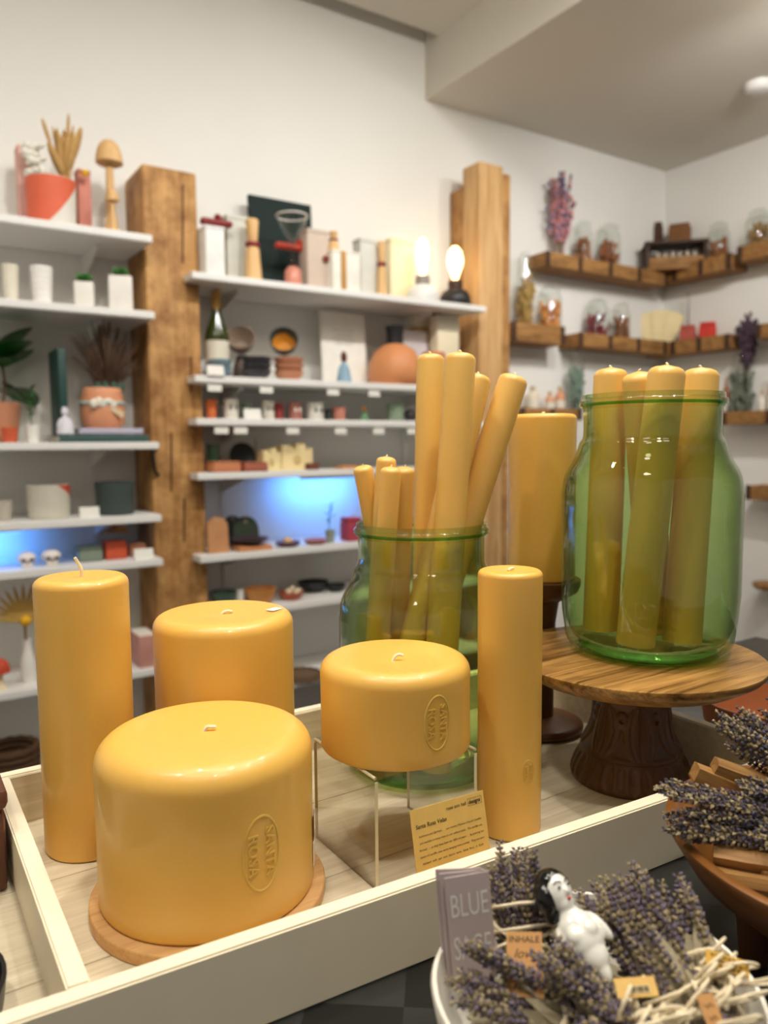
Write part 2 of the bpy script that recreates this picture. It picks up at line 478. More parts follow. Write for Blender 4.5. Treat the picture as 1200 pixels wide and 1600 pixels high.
t = pillar('short wide amber candle raised on the clear riser', 0.336, 0.4975, 0.9615, 0.0600, 0.0715, 0.0115, 0.0045, 88)
wick(t, 0.067, [(-0.002, 0, -.0005), (0.0, 0, 0.003), (0.003, -0.001, 0.0045), (0.006, -0.003, 0.0038)], 0.0015)
stamp(t, 0.0600, 0.0345, to_cam(0.336, 0.4975) + 0.55, 0.041)

t = pillar('slim tall amber candle standing between the jar and the cake stand', 0.4295, 0.4650, FLOOR_Z, 0.0266, 0.2215, 0.0045, 0.0012, 56)
wick(t, 0.2205, [(-0.002, 0, 0), (0.0, 0, 0.0015), (0.003, -0.001, 0.0018)], 0.0013)
stamp(t, 0.0266, 0.0585, to_cam(0.4295, 0.4650) + 0.62, 0.021, 0.0006)

t = pillar('amber pillar candle on a dark turned pedestal, partly behind the right jar', 0.6150, 0.6150, 1.0500, 0.0370, 0.1830, 0.0055, 0.001, 56)
wick(t, 0.182, [(0, 0, 0), (0.0, 0, 0.002), (0.002, -0.001, 0.003)], 0.0013)
t = thing('candle_pedestal', 'dark brown turned wooden pedestal behind the carved cake stand', 'candle holder', (0.6150, 0.6150, FLOOR_Z))
mk('base', lathe([(0, 0), (0.042, 0)] + arc(0.0425, 0.006, 0.006, -90, 90, 6) + [(0.030, 0.0145), (0.016, 0.017), (0, 0.017)], 48), M_CARVED, t)
mk('column', lathe([(0.0150, 0.0165), (0.0150, 0.10), (0.0165, 0.125), (0.020, 0.148), (0, 0.148)], 32), M_CARVED, t)
mk('cup', lathe([(0, 0.148), (0.020, 0.148), (0.040, 0.160), (0.0435, 0.168), (0.0435, 0.1738), (0, 0.1738)], 40), M_CARVED, t)

# ------------------------------------------------------------------ acrylic riser
t = thing('acrylic_riser', 'clear acrylic riser under the short wide candle', 'riser', (0.3335, 0.4965, FLOOR_Z))
_w, _d, _hh, _th = 0.096, 0.092, 0.0855, 0.0028
mk('top_plate', box(_w, _d, _th, 0.0006), M_ACRYL, t, (0, 0, _hh - _th))
for s in (-1, 1):
    mk('side_panel', box(_th, _d, _hh - _th, 0.0005), M_ACRYL, t, (s * (_w / 2 - _th / 2), 0, 0))
    for e in (-1, 1):
        mk('polished_edge', box(_th * 0.9, 0.0006, _hh - 0.004), M_ACRYL_EDGE, t, (s * (_w / 2 - _th / 2), e * (_d / 2 + 0.0003), 0))
    mk('bent_corner', tube([(s * (_w / 2 - .001), -_d / 2, _hh - .0012), (s * (_w / 2 - .001), _d / 2, _hh - .0012)], 0.0012, 8), M_ACRYL_EDGE, t)

# ------------------------------------------------------------------ green jars and tapers
def jar(label, x, y, z, h=0.2475, tiltx=0):
    t = thing('glass_jar', label, 'jar', (x, y, z), 0, 'green glass jars of tapers')
    rb, rm = 0.0835, 0.0660
    outer = [(0, 0.0008), (0.058, 0.0008)] + arc(0.064, 0.015, 0.0145, -80, -10, 6) + [(rb - .002, 0.035), (rb, 0.060), (rb, h * .62)]
    outer += spline_prof([(rb, h * .62), (rb - .0028, h * .69), (rb - .012, h * .76), (rm + .001, h * .815), (rm - .0025, h * .845), (rm - .0025, h * .945)])
    outer += [(rm - .0015, h * .948)] + arc(rm - .0010, h * .972, 0.0028, -80, 80, 5) + [(rm - .001, h)]
    th = 0.0028
    inner = [(rm - .0042, h), (rm - th - .003, h * .94), (rm - th - .0025, h * .845)]
    inner += spline_prof([(rm - th - .0025, h * .845), (rm - th, h * .815), (rb - .012 - th, h * .76), (rb - .0028 - th, h * .69), (rb - th, h * .62)])
    inner += [(rb - th, 0.060), (rb - th - .002, 0.030), (0.072, 0.014), (0.066, 0.0105), (0.045, 0.0085), (0, 0.0095)]
    mk('glass_body', lathe(outer + inner, 72), M_GREEN, t, angle=50)
    mk('rim_bead', tube([(rm * math.cos(i * .1309), rm * math.sin(i * .1309), h * .962) for i in range(48)], .0016, 6, True), M_GREENBASE, t)
    mk('thick_base', lathe([(0, .0015), (.060, .0015), (.066, .006), (.060, .0095), (.04, .0075), (0, .0080)], 56), M_GREENBASE, t)
    return t
def spline_prof(pts):
    return [(p.x, p.z) for p in spline([(a, 0, b) for a, b in pts], 4)]
jar('green glass jar of long and short tapers standing in the tray behind the riser', 0.449, 0.616, FLOOR_Z)
jar('green glass jar of thick tapers standing on the wooden cake stand', 0.622, 0.477, 0.9990)

def taper(label, a, b, r, group):
    a = Vector(a); b = Vector(b); L = (b - a).length
    t = thing('taper_candle', label, 'candle', a, 0, group, rot=(b - a).to_track_quat('Z', 'Y').to_euler())
    p = [(0, 0), (r * 1.02, 0), (r * 1.03, 0.004), (r * 1.02, L * .3), (r * .99, L * .7), (r * .965, L - r * .55)] + \
        [(r * .965 - r * .5 + r * .5 * math.cos(R(w)), L - r * .55 + r * .45 * math.sin(R(w))) for w in (25, 50, 75, 90)] + [(r * .2, L - r * .03), (0, L + r * .02)]
    mk('wax_body', lathe(p, 32), M_WAX2, t, angle=60)
    mk('wick', tube(spline([(0, 0, L - .001), (r * .04, 0, L + r * .05), (r * .12, r * .06, L + r * .09)], 4), min(.0010, r * .075), 5), M_WICK, t)
    return t
tl = [((0.4668,0.6367,0.8900),(0.4905,0.6545,1.2965),0.0153,'long taper at the left of the tallest pair, leaning on the left jar rim'),
      ((0.4302,0.5703,0.8900),(0.4650,0.5730,1.2878),0.0153,'long taper at the right of the tallest pair in the left jar'),
      ((0.3989,0.6089,0.8900),(0.5029,0.5916,1.2706),0.0145,'long taper half hidden behind the tallest pair in the left jar'),
      ((0.4250,0.6334,0.8900),(0.5352,0.5737,1.2699),0.0153,'long taper leaning far to the right out of the left jar'),
      ((0.4724,0.6655,0.8900),(0.4024,0.6515,1.1808),0.0103,'leftmost short taper, leaning left out of the left jar'),
      ((0.4117,0.6563,0.8900),(0.4154,0.6270,1.1897),0.0103,'short taper standing highest at the back of the small cluster'),
      ((0.3987,0.6351,0.8900),(0.4027,0.6002,1.1804),0.0103,'short taper at the front of the small cluster in the left jar'),
      ((0.4448,0.6613,0.8900),(0.4228,0.6070,1.1798),0.0103,'short taper squeezed between the small cluster and the long tapers')]
for i, (a, b, r, lab) in enumerate(tl):
    k = taper(lab, a, b, r, 'tapers in the left jar')
    if i == 0:
        mk('price_sticker', box(0.0055, 0.0005, 0.011), M_STICKER, k, (r * .72, -r * .72, (Vector(b) - Vector(a)).length - .062), (0, 0, R(45)))
tr_ = [((0.6018,0.5175,1.0130),(0.6084,0.5152,1.2752),0.0172,'leftmost thick taper in the jar on the cake stand'),
       ((0.6457,0.4830,1.0130),(0.6029,0.4779,1.2680),0.0165,'thick taper at the back of the jar on the cake stand'),
       ((0.5825,0.4594,1.0130),(0.5977,0.4424,1.2705),0.0172,'slanting thick taper at the front of the jar on the cake stand'),
       ((0.6252,0.4399,1.0130),(0.6474,0.4421,1.2705),0.0172,'rightmost thick taper in the jar on the cake stand')]
for a, b, r, lab in tr_: taper(lab, a, b, r, 'tapers in the right jar')

# ------------------------------------------------------------------ carved cake stand
t = thing('cake_stand', 'wooden cake stand with a round plate and carved dark base', 'cake stand', (0.597, 0.474, FLOOR_Z))
zt = 0.9985 - FLOOR_Z
mk('plate', lathe([(0, zt - .030), (0.045, zt - .030), (0.075, zt - .0265), (0.100, zt - .019), (0.116, zt - .009), (0.1200, zt - .0035), (0.1195, zt - .0008), (0.117, zt), (0, zt)], 96), M_MANGO, t, angle=50)
def carve():
    prof = [(0.0, 0.0), (0.0545, 0.0), (0.0565, 0.002), (0.0572, 0.006), (0.0560, 0.012), (0.0525, 0.020), (0.0485, 0.0265), (0.0470, 0.0285), (0.0480, 0.0300), (0.0470, 0.0325), (0.0440, 0.038), (0.0400, 0.046), (0.0372, 0.055), (0.0355, 0.066), (0.0350, 0.076), (0.0355, 0.083), (0.0370, 0.0860), (0.0365, 0.0885), (0.0345, 0.0925), (0, 0.0925)]
    fine = []
    for (r0, z0), (r1, z1) in zip(prof, prof[1:]):
        n = max(1, int(abs(z1 - z0) / 0.0012))
        fine += [(r0 + (r1 - r0) * i / n, z0 + (z1 - z0) * i / n) for i in range(n)]
    fine.append(prof[-1])
    v, f = lathe(fine, 200)
    out = []
    for x, y, z in v:
        r = math.hypot(x, y)
        if r > 1e-4:
            a = math.atan2(y, x); d = 0.0
            if 0.0045 < z < 0.0265:                      # fluted foot
                k = (a * 30 / (2 * math.pi)) % 1.0; e = abs(k - .5) * 2
                prog = (z - .0045) / .022
                lim = .68 * math.sqrt(max(0, 1 - (2 * prog - 1) ** 2))
                if e < lim: d = -0.0016
                elif e < lim + .12: d = -0.0006
            elif 0.0335 < z < 0.080:                     # overlapping leaves and rosettes
                k = (a * 7 / (2 * math.pi)) % 1.0; u = abs(k - .5) * 2; prog = (z - .0335) / .0465
                w = 0.92 * math.sin(math.pi * min(1, (prog * .85 + .10))) ** .7
                if u < w:
                    d = 0.0016 * (1 - (u / max(w, .01)) ** 4)
                    if u < .07: d -= .0015
                    if abs(u - w * .55) < .06: d -= .0010
                else: d = -0.0010
                k2 = ((a * 7 / (2 * math.pi)) + .5) % 1.0; u2 = abs(k2 - .5) * 2
                q = math.hypot(u2 * .024, (z - .066))
                if q < .0085: d = 0.0018 * math.cos(q / .0085 * 1.4) - (.0022 if q < .0022 else 0)
            s = (r + d) / r
            x *= s; y *= s
        out.append((x, y, z))
    return out, f
mk('carved_base', carve(), M_CARVED, t, angle=45)

# ------------------------------------------------------------------ information card
def card_text(parent, lines, mat, thick=0.00015, dz=0.0):
    for body, x, z, size, bold, shear, align in lines:
        v, f = text_mesh(body, size, 0.0, align, bold, shear)
        mk('lettering', ([(px + x, -thick, pz + z - dz) for px, pz, _ in v], f), mat, parent, smooth=False)
M_PARCH = plain('parchment', (226, 188, 106), 0.75, 0.16, 90, 0.2)
_a = Vector((0.2905, 0.3960, 0)); _b2 = Vector((0.3565, 0.3955, 0))
t = thing('info_card', 'yellow parchment card printed with candle details leaning on the tray front', 'card', (0.3235, 0.400, 0.8790), rot=(R(-14), R(2.0), R(0)))
CW, CH = 0.066, 0.0700
_pp = mk('paper', box(CW, 0.0006, CH), M_PARCH, t)
card_text(_pp, [
    ('Santa Rosa Velas', -0.0300, 0.0580, 0.0040, 0.00004, 0.12, 'LEFT'),
    ('rose ann hall', 0.0160, 0.0645, 0.0036, 0.00002, 0.10, 'RIGHT'),
    ('designs', 0.0238, 0.0645, 0.0038, 0.00009, 0.0, 'CENTER'),
    ('Luminous and Spiritual . . . our creamy Mexican Church Candles', 0, 0.0515, 0.00215, 0.0, 0.12, 'CENTER'),
    ('are available in many sizes on our yellow wicks.  The candles are', 0, 0.0470, 0.00215, 0.0, 0.12, 'CENTER'),
    ('formed . . . as they have been for 100\'s of years . . . by pouring hot', 0, 0.0425, 0.00215, 0.0, 0.12, 'CENTER'),
    ('layers of paraffin over wicks hanging from a wheel.  They are then', 0, 0.0380, 0.00215, 0.0, 0.12, 'CENTER'),
    ('stamped  with  our  own  Saint\'s  name,  Santa  Rosa,  in  Gold.', 0, 0.0335, 0.00215, 0.0, 0.12, 'CENTER'),
], M_INK, 0.0005)
_bx = MB()
for (x0, z0, x1, z1) in ((0.0175, 0.0622, 0.0305, 0.0622), (0.0175, 0.0670, 0.0305, 0.0670), (0.0175, 0.0622, 0.0175, 0.0670), (0.0305, 0.0622, 0.0305, 0.0670)):
    _bx.add(tube([(x0, -0.0005, z0), (x1, -0.0005, z1)], 0.00008, 4))
_bx.build('printed_frame', M_INK, _pp)

# ------------------------------------------------------------------ neighbours at the tray's ends
M_TERRA = plain('terracotta', (166, 98, 58), 0.6, 0.15, 40)
t = thing('clay_bowl', 'brown clay bowl beyond the right end of the tray', 'bowl', (0.775, 0.445, TABLE_Z))
mk('bowl_body', lathe([(0, 0), (0.030, 0), (0.045, 0.010), (0.058, 0.034), (0.0625, 0.060), (0.0600, 0.0610), (0.055, 0.036), (0.042, 0.014), (0, 0.010)], 48), M_TERRA, t)
M_LEATHER = plain('brown_leather', (96, 60, 44), 0.55, 0.2, 60, bump=.2)
t = thing('leather_box', 'brown leather-covered box cut off by the left edge', 'box', (0.0125, 0.650, FLOOR_Z))
mk('box_body', box(0.10, 0.10, 0.062, 0.006), M_LEATHER, t)
mk('lid', box(0.104, 0.104, 0.016, 0.005), M_LEATHER, t, (0, 0, 0.0622))
t = thing('black_dish', 'black round dish in the tray compartment at the bottom left', 'dish', (-0.010, 0.480, FLOOR_Z))
mk('dish_body', lathe([(0, 0), (0.045, 0), (0.054, 0.006), (0.056, 0.022), (0.0535, 0.0225), (0.050, 0.008), (0, 0.005)], 40), paint(22, 22, 24, .35), t)

# ================================================================== the room
M_WALL = plain('white_wall_paint', (236, 234, 228), 0.75, 0.025, 3, 0.2)
M_CEIL = plain('ceiling_paint', (222, 216, 204), 0.8, 0.03, 3, 0.2)
M_FLOOR = wood('dark_floor_boards', (40, 32, 26), (74, 60, 48), (3, 26, 26), 0.4)
M_SHELF = plain('white_shelf_laminate', (236, 234, 230), 0.4, 0.03, 10)
M_POST = wood('reclaimed_timber', (156, 108, 56), (218, 170, 108), (30, 30, 3.2), 0.62, contrast=(.28, .70), bump=.35, knots=True)
M_POST2 = wood('reclaimed_timber_pale', (166, 118, 64), (226, 186, 132), (30, 30, 3.0), 0.62, contrast=(.28, .70), bump=.35)
M_BRICKMOLD = wood('brick_mould_wood', (104, 70, 36), (186, 136, 78), (10, 40, 40), 0.65, contrast=(.3, .7), bump=.3)
WALL_Y, WALL_X, WEST, SOUTH = 2.80, 3.727, -1.7, -2.4

def slab(name, x0, x1, y0, y1, z0, z1, mat):
    v, f = box(x1 - x0, y1 - y0, z1 - z0)
    return struct(mk(name, (v, f), mat, None, ((x0 + x1) / 2, (y0 + y1) / 2, z0), smooth=False))
slab('floor', WEST, WALL_X, SOUTH, WALL_Y, -0.10, 0.0, M_FLOOR)
slab('wall_back', WEST, WALL_X + .1, WALL_Y, WALL_Y + 0.1, 0.0, 3.2, M_WALL)
slab('wall_right', WALL_X, WALL_X + .1, SOUTH, WALL_Y, 0.0, 3.2, M_WALL)
slab('wall_left', WEST - .1, WEST, SOUTH, WALL_Y + .1, 0.0, 3.2, M_WALL)
# ceiling: high panel held off the wall by a shadow gap, dropped soffit on the right
cb = MB()
cb.add(box(2.073 - WEST, 2.70 - SOUTH, 0.10), Matrix.Translation(((2.073 + WEST) / 2, (2.70 + SOUTH) / 2, 2.925)))
cb.add(box(2.073 - WEST, 0.12, 0.05), Matrix.Translation(((2.073 + WEST) / 2, 2.75, 3.06)))
cb.add(box(WALL_X - 2.073, WALL_Y - SOUTH, 0.42), Matrix.Translation(((WALL_X + 2.073) / 2, (WALL_Y + SOUTH) / 2, 2.70)))
struct(cb.build('ceiling', M_CEIL, smooth=False))
t = thing('smoke_detector', 'round white smoke detector on the dropped ceiling', 'smoke detector', (3.17, 1.93, 2.70))
mk('housing', lathe([(0, -.034), (0.040, -.034), (0.052, -.026), (0.058, -.010), (0.060, 0), (0, 0)], 40), M_SHELF, t)

# lamp heads of the ceiling spots
M_LENS = emit('lamp_lens', (1.0, 0.93, 0.80), 120)
M_PANEL = emit('panel_diffuser', (1.0, 0.90, 0.74), PANEL_STRENGTH)
for x, y in PANELS:
    t = thing('ceiling_panel', 'round flush ceiling light over the sales floor', 'lamp', (x, y, 2.925), 0, 'round ceiling lights')
    mk('rim', lathe([(0.149, 0), (0.154, -.004), (0.154, -.024), (0.145, -.030), (0.141, -.028), (0.141, 0)], 48), M_SHELF, t)
    mk('diffuser', lathe([(0.141, -.024), (0.08, -.029), (0, -.030)], 48), M_PANEL, t)
for i, (p, q, w_, c_, col_) in enumerate(LAMPS):
    p = Vector(p); d = (Vector(q) - p).normalized()
    t = thing('spot_lamp', 'white ceiling spot lamp aimed at the %s' % ['front of the tray', 'slim candle', 'tall candle', 'cake stand', 'left jar', 'wooden bowl', 'left shelves', 'square post', 'middle shelves', 'stepped post', 'corner shelves', 'right wall'][i], 'lamp', p, 0, 'ceiling spot lamps over the table' if i < 6 else 'ceiling spot lamps washing the shelves', rot=d.to_track_quat('-Z', 'Y').to_euler())
    mk('housing', lathe([(0.047, 0.012), (0.052, 0.010), (0.052, 0.10), (0.040, 0.115), (0, 0.115)], 24), M_SHELF, t)
    mk('lens', lathe([(0, 0.011), (0.0465, 0.011)], 24), M_LENS, t)
    hh = (2.925 if p.x < 2.073 else 2.70) - p.z - 0.02
    o = mk('stem', tube([tuple(p), (p.x, p.y, p.z + hh + .02)], .008, 8), M_SHELF)
    o.parent = t; o.matrix_parent_inverse = (Matrix.Translation(p) @ d.to_track_quat('-Z', 'Y').to_matrix().to_4x4()).inverted()

# timber posts
def post(label, x0, x1, y0, y1, pieces):
    t = thing('timber_post', label, 'post', ((x0 + x1) / 2, (y0 + y1) / 2, 0), 0, 'reclaimed timber posts between the shelves')
    cx, cy = (x0 + x1) / 2, (y0 + y1) / 2
    for a, b, c, d, h, m in pieces:
        mk('timber', box(b - a, d - c, h, 0.006), m, t, ((a + b) / 2 - cx, (c + d) / 2 - cy, 0))
    return t
p = post('square honey-brown timber post left of the middle shelves', 0.766, 0.948, 2.585, 2.797, [(0.766, 0.948, 2.585, 2.797, 2.125, M_POST)])
# checks and nail holes in the timber
for _x, _z, _l in ((0.035, 1.95, .26), (0.05, 1.45, .12), (-0.03, 1.15, .2), (0.01, 0.95, .15)):
    mk('check_crack', box(0.006, 0.0012, _l), paint(70, 40, 16, .8), p, (_x, -0.1066, _z - _l / 2), (0, R(2), 0))
mk('iron_hook', tube(spline([(-0.072, -.108, 1.20), (-0.092, -.125, 1.19), (-0.094, -.13, 1.16), (-0.086, -.122, 1.12), (-0.072, -.108, 1.11)], 6), 0.006, 8), paint(44, 30, 22, .5), p)
post('stepped timber post of bundled beams right of the middle shelves', 2.20, 2.392, 2.585, 2.797,
     [(2.20, 2.335, 2.585, 2.70, 2.405, M_POST2), (2.336, 2.392, 2.60, 2.797, 2.385, M_POST), (2.205, 2.335, 2.701, 2.797, 2.33, M_POST)])

# white shelves with brackets
def shelf(label, x0, x1, z, notch=None, group=None):
    t = thing('wall_shelf', label, 'shelf', ((x0 + x1) / 2, 2.65, z), 0, group)
    cx = (x0 + x1) / 2
    if notch == 'left':    # runs a little in front of the post, then beside it
        poly = [(x0, 2.50), (x1, 2.50), (x1, 2.582), (x1, 2.796), (0.952, 2.796), (0.952, 2.582), (x0, 2.582)]
        if x1 > 2.1: poly = [(x0, 2.50), (x1, 2.50), (x1, 2.582), (2.140, 2.582), (2.140, 2.796), (0.952, 2.796), (0.952, 2.582), (x0, 2.582)]
    else:
        poly = [(x0, 2.50), (x1, 2.50), (x1, 2.582), (0.762, 2.582), (0.762, 2.796), (x0, 2.796)]
    bm = bmesh.new()
    v, f = prism([(a - cx, b - 2.65) for a, b in poly], -0.024, 0.0)
    vs = [bm.verts.new(c) for c in v]
    for q in f: bm.faces.new([vs[i] for i in q])
    bmesh.ops.bevel(bm, geom=list(bm.edges), offset=0.0025, segments=2, affect='EDGES')
    me = bpy.data.meshes.new('board'); bm.to_mesh(me); bm.free()
    mk('board', me, M_SHELF, t)
    xs = (1.10, 1.95) if notch == 'left' else (-0.05, 0.62)
    for bx in xs:
        mk('bracket', prism_x([(0.0, -0.0245), (0.0, -0.085), (-0.19, -0.036), (-0.19, -0.0245)], 0.010), M_SHELF, t, (bx - cx, 0.143, 0))
    return t
def prism_x(poly, w):
    """polygon in (y, z) extruded along x"""
    n = len(poly)
    v = [(-w / 2, a, b) for a, b in poly] + [(w / 2, a, b) for a, b in poly]
    return v, [tuple(range(n)), tuple(reversed(range(n, 2 * n)))] + [((i + 1) % n, i, n + i, n + (i + 1) % n) for i in range(n)]
for i, (z, w) in enumerate(((1.877, 'top'), (1.637, 'second'), (1.219, 'third'), (0.981, 'fourth'), (0.835, 'fifth'), (0.470, 'sixth'), (0.10, 'lowest'))):
    shelf('%s white shelf of the left bay, ending at the square post' % w, -0.55, 0.766 if i else 0.766, z, None, 'white shelves in the left bay')
for i, (z, w) in enumerate(((1.780, 'top'), (1.441, 'second'), (1.298, 'third'), (1.113, 'fourth'), (0.830, 'fifth'), (0.625, 'sixth'), (0.33, 'lowest'))):
    shelf('%s white shelf between the two timber posts' % w, 0.893, 2.168, z, 'left', 'white shelves in the middle bay')
# upright slotted rails that carry the shelves
for x, lab in ((-0.05, 'slotted rail at the left of the left bay'), (0.62, 'slotted rail in the left bay near the post'), (1.10, 'slotted rail at the left of the middle bay'), (1.95, 'slotted rail at the right of the middle bay')):
    t = thing('shelf_rail', 'white ' + lab, 'rail', (x, 2.7965, 0.05), 0, 'slotted shelf rails')
    mk('upright', box(0.028, 0.0045, 1.95, 0.001), M_SHELF, t)
# shelf-edge price labels
def edge_label(x, z, lab, w=0.05, h=0.022):
    t = thing('shelf_label', lab, 'label', (x, 2.4975, z), 0, 'blank shelf-edge price labels')
    mk('card', box(w, 0.0012, h), M_STICKER, t)
    mk('holder', box(w + .004, 0.0016, 0.004), M_CLEAR, t, (0, 0.0, h + .0002))
n = 0
for z, xs in ((1.441, (0.96, 1.15, 1.42, 1.60)), (1.298, (0.98, 1.05, 1.25, 1.45, 1.62, 1.78))):
    for i, x in enumerate(xs):
        edge_label(x, z - 0.0525, '%s blank white price label under the %s middle shelf' % (['leftmost', 'second from the left', 'third from the left', 'fourth from the left', 'fifth from the left', 'sixth from the left'][i], 'second' if z > 1.4 else 'third'))

# added blue bars under two shelves, standing in for a screen's glow
def added_glow_bar(label, x0, x1, y, z, power):
    t = thing('added_light_bar', label, 'light', ((x0 + x1) / 2, y, z))
    mk('housing', box(x1 - x0, 0.022, 0.010, 0.002), M_SHELF, t, (0, 0, 0.003))
    mk('diffuser', box(x1 - x0 - .01, 0.016, 0.003), emit('added_blue_diffuser', (0.12, 0.38, 1.0), 3.0), t)
    l = bpy.data.lights.new('added_bar_glow', 'AREA'); l.shape = 'RECTANGLE'; l.size = x1 - x0; l.size_y = 0.02; l.energy = power; l.color = (0.07, 0.30, 1.0); l.spread = R(100)
    o = bpy.data.objects.new('added_bar_glow', l); COL.objects.link(o); o.parent = t; o.location = (0, 0, -0.003); o.rotation_euler = (R(74), 0, 0)
added_glow_bar('added blue light bar for the wall glow under the fourth middle shelf', 1.34, 1.66, 2.62, 1.072, 1.2)
added_glow_bar('added blue light bar for the wall glow under the fourth left shelf', -0.12, 0.36, 2.62, 0.940, 1.3)

# ------------------------------------------------------------------ brick-mould corner shelves
def mould(label, x0, x1, y0, y1, z0, z1, along='x', cells=2):
    cx, cy = (x0 + x1) / 2, (y0 + y1) / 2
    t = thing('brick_mould_shelf', label, 'shelf', (cx, cy, z0), 0, 'old wooden brick moulds used as shelves')
    th = 0.014; h = z1 - z0; sx, sy = x1 - x0, y1 - y0
    mk('bottom', box(sx - .002, sy - .002, th, 0.002), M_BRICKMOLD, t)
    if along == 'x':
        for e in (-1, 1):
            mk('side_plank', box(sx, th, h, 0.002), M_BRICKMOLD, t, (0, e * (sy / 2 - th / 2), 0.0))
        for i in range(cells + 1):
            mk('cross_plank', box(th, sy - 2 * th, h - .004, 0.002), M_BRICKMOLD, t, (-sx / 2 + th / 2 + (sx - th) * i / cells, 0, 0.002))
            mk('iron_strap', box(th + .012, 0.003, h + .001, 0.0008), paint(66, 44, 30, .6), t, (-sx / 2 + th / 2 + .006 + (sx - th - .012) * i / cells, -sy / 2 - .0016, 0))
    else:
        for e in (-1, 1):
            mk('side_plank', box(th, sy, h, 0.002), M_BRICKMOLD, t, (e * (sx / 2 - th / 2), 0, 0.0))
        for i in range(cells + 1):
            mk('cross_plank', box(sx - 2 * th, th, h - .004, 0.002), M_BRICKMOLD, t, (0, -sy / 2 + th / 2 + (sy - th) * i / cells, 0.002))
            mk('iron_strap', box(0.003, th + .012, h + .001, 0.0008), paint(66, 44, 30, .6), t, (-sx / 2 - .0016, -sy / 2 + th / 2 + .006 + (sy - th - .012) * i / cells, 0))
mould('upper brick-mould shelf on the back wall, left arm of the corner', 2.672, 3.580, 2.66, 2.796, 2.040, 2.108, 'x', 4)
mould('upper brick-mould shelf on the right wall, beside the corner crate', 3.588, 3.724, 2.300, 2.796, 2.062, 2.140, 'y', 3)
mould('upper brick-mould shelf at the right edge of the photo', 3.588, 3.724, 1.70, 2.270, 2.085, 2.160, 'y', 3)
mould('small brick-mould shelf next to the stepped timber post', 2.46, 2.803, 2.66, 2.796, 1.678, 1.765, 'x', 1)
mould('lower brick-mould shelf on the back wall, left arm of the corner', 2.904, 3.580, 2.66, 2.796, 1.680, 1.748, 'x', 3)
mould('lower brick-mould shelf on the right wall under the paper fan', 3.588, 3.724, 2.296, 2.796, 1.674, 1.745, 'y', 3)
mould('lower brick-mould shelf at the right edge of the photo', 3.588, 3.724, 1.60, 2.160, 1.700, 1.770, 'y', 3)
mould('brick-mould shelf of bottles behind the amber pillar candle', 2.52, 2.93, 2.66, 2.796, 1.318, 1.372, 'x', 2)
mould('brick-mould shelf of bottles right of the right jar', 3.588, 3.724, 1.60, 2.330, 1.290, 1.355, 'y', 3)
mould('low brick-mould shelf right of the right jar', 3.588, 3.724, 1.55, 2.185, 0.918, 0.990, 'y', 3)
t = thing('wall_bracket_shelf', 'small round wooden wall shelf low at the right edge', 'shelf', (3.64, 2.07, 0.500))
mk('board', lathe([(0, -.02), (0.07, -.02), (0.082, -.008), (0.082, 0.008), (0, 0.008)], 36), M_BRICKMOLD, t)
mk('bracket', box(0.05, 0.03, 0.06, .004), M_BRICKMOLD, t, (0.04, 0, -.081))

# ================================================================== builders for the small goods (x, y, z of the base, width, height)
M_DARKSOIL = plain('potting_soil', (52, 38, 28), .9, .3, 200)
M_LEAF = plain('green_leaf', (54, 112, 44), .4, .25, 30)
M_LEAFD = plain('deep_green_leaf', (34, 92, 30), .35, .3, 12)
M_STRAW = plain('straw', (196, 156, 96), .8, .2, 80)
M_BROWNGRASS = plain('brown_grass', (98, 72, 56), .8, .3, 60)
M_LIGHTWOOD = wood('turned_light_wood', (206, 160, 100), (236, 198, 144), (30, 30, 5), .55)

def T(x, y, z, name, label, cat, group, **k): return thing(name, label, cat, (x, y, z + .0006), k.get('rotz', 0), group, k.get('rot'))

def planter(x, y, z, w, h, name, label, cat, group, ca, cb):
    t = T(x, y, z, name, label, cat, group)
    r = w / 2 * 1.03
    mk('pot_body', lathe([(0, 0), (r * .93, 0), (r * .95, .004), (r, h * .98), (r * .97, h), (r * .9, h * .96), (r * .86, .02), (0, .018)], 40), paint(*cb), t)
    # coral dipped glaze with a slanting lower edge
    v = []; f = []; n = 40
    for i in range(n + 1):
        a = math.pi * 2 * i / n
        rr = r * 1.006
        lo = h * max(0.03, min(0.97, 0.50 + 0.62 * math.cos(a - R(28))))
        v += [(rr * .955 * math.cos(a) if lo < h * .1 else rr * (.95 + .05 * lo / h) * math.cos(a), rr * (.95 + .05 * lo / h) * math.sin(a), lo), (rr * math.cos(a), rr * math.sin(a), h * .985)]
    for i in range(n): f.append((2 * i, 2 * i + 2, 2 * i + 3, 2 * i + 1))
    mk('glaze', (v, f), paint(*ca), t)
    mk('soil', lathe([(0, h * .9), (r * .895, h * .9)], 30), M_DARKSOIL, t)

def easel_board(x, y, z, w, h, name, label, cat, group, rgb, d=.05, lean=0, strap=None):
    t = T(x, y, z, name, label, cat, group, rot=(R(-lean), 0, 0))
    m = paint(*rgb, .8)
    if lean:
        mk('panel', box(w, d, h, .003), m, t)
        mk('easel_foot', box(w * .3, d * .5, h * .5, .002), m, t, (0, d * .8, 0), (R(-4), 0, 0))
    else:
        mk('carton', box(w, d, h * .93, .003), m, t)
        mk('lid', box(w * 1.02, d * 1.02, h * .068, .002), m, t, (0, 0, h * .931))
    if strap: mk('strap', box(w * .18, .004, h * .98, .001), paint(*strap), t, (-w * .12, -d / 2 - .0025, 0))

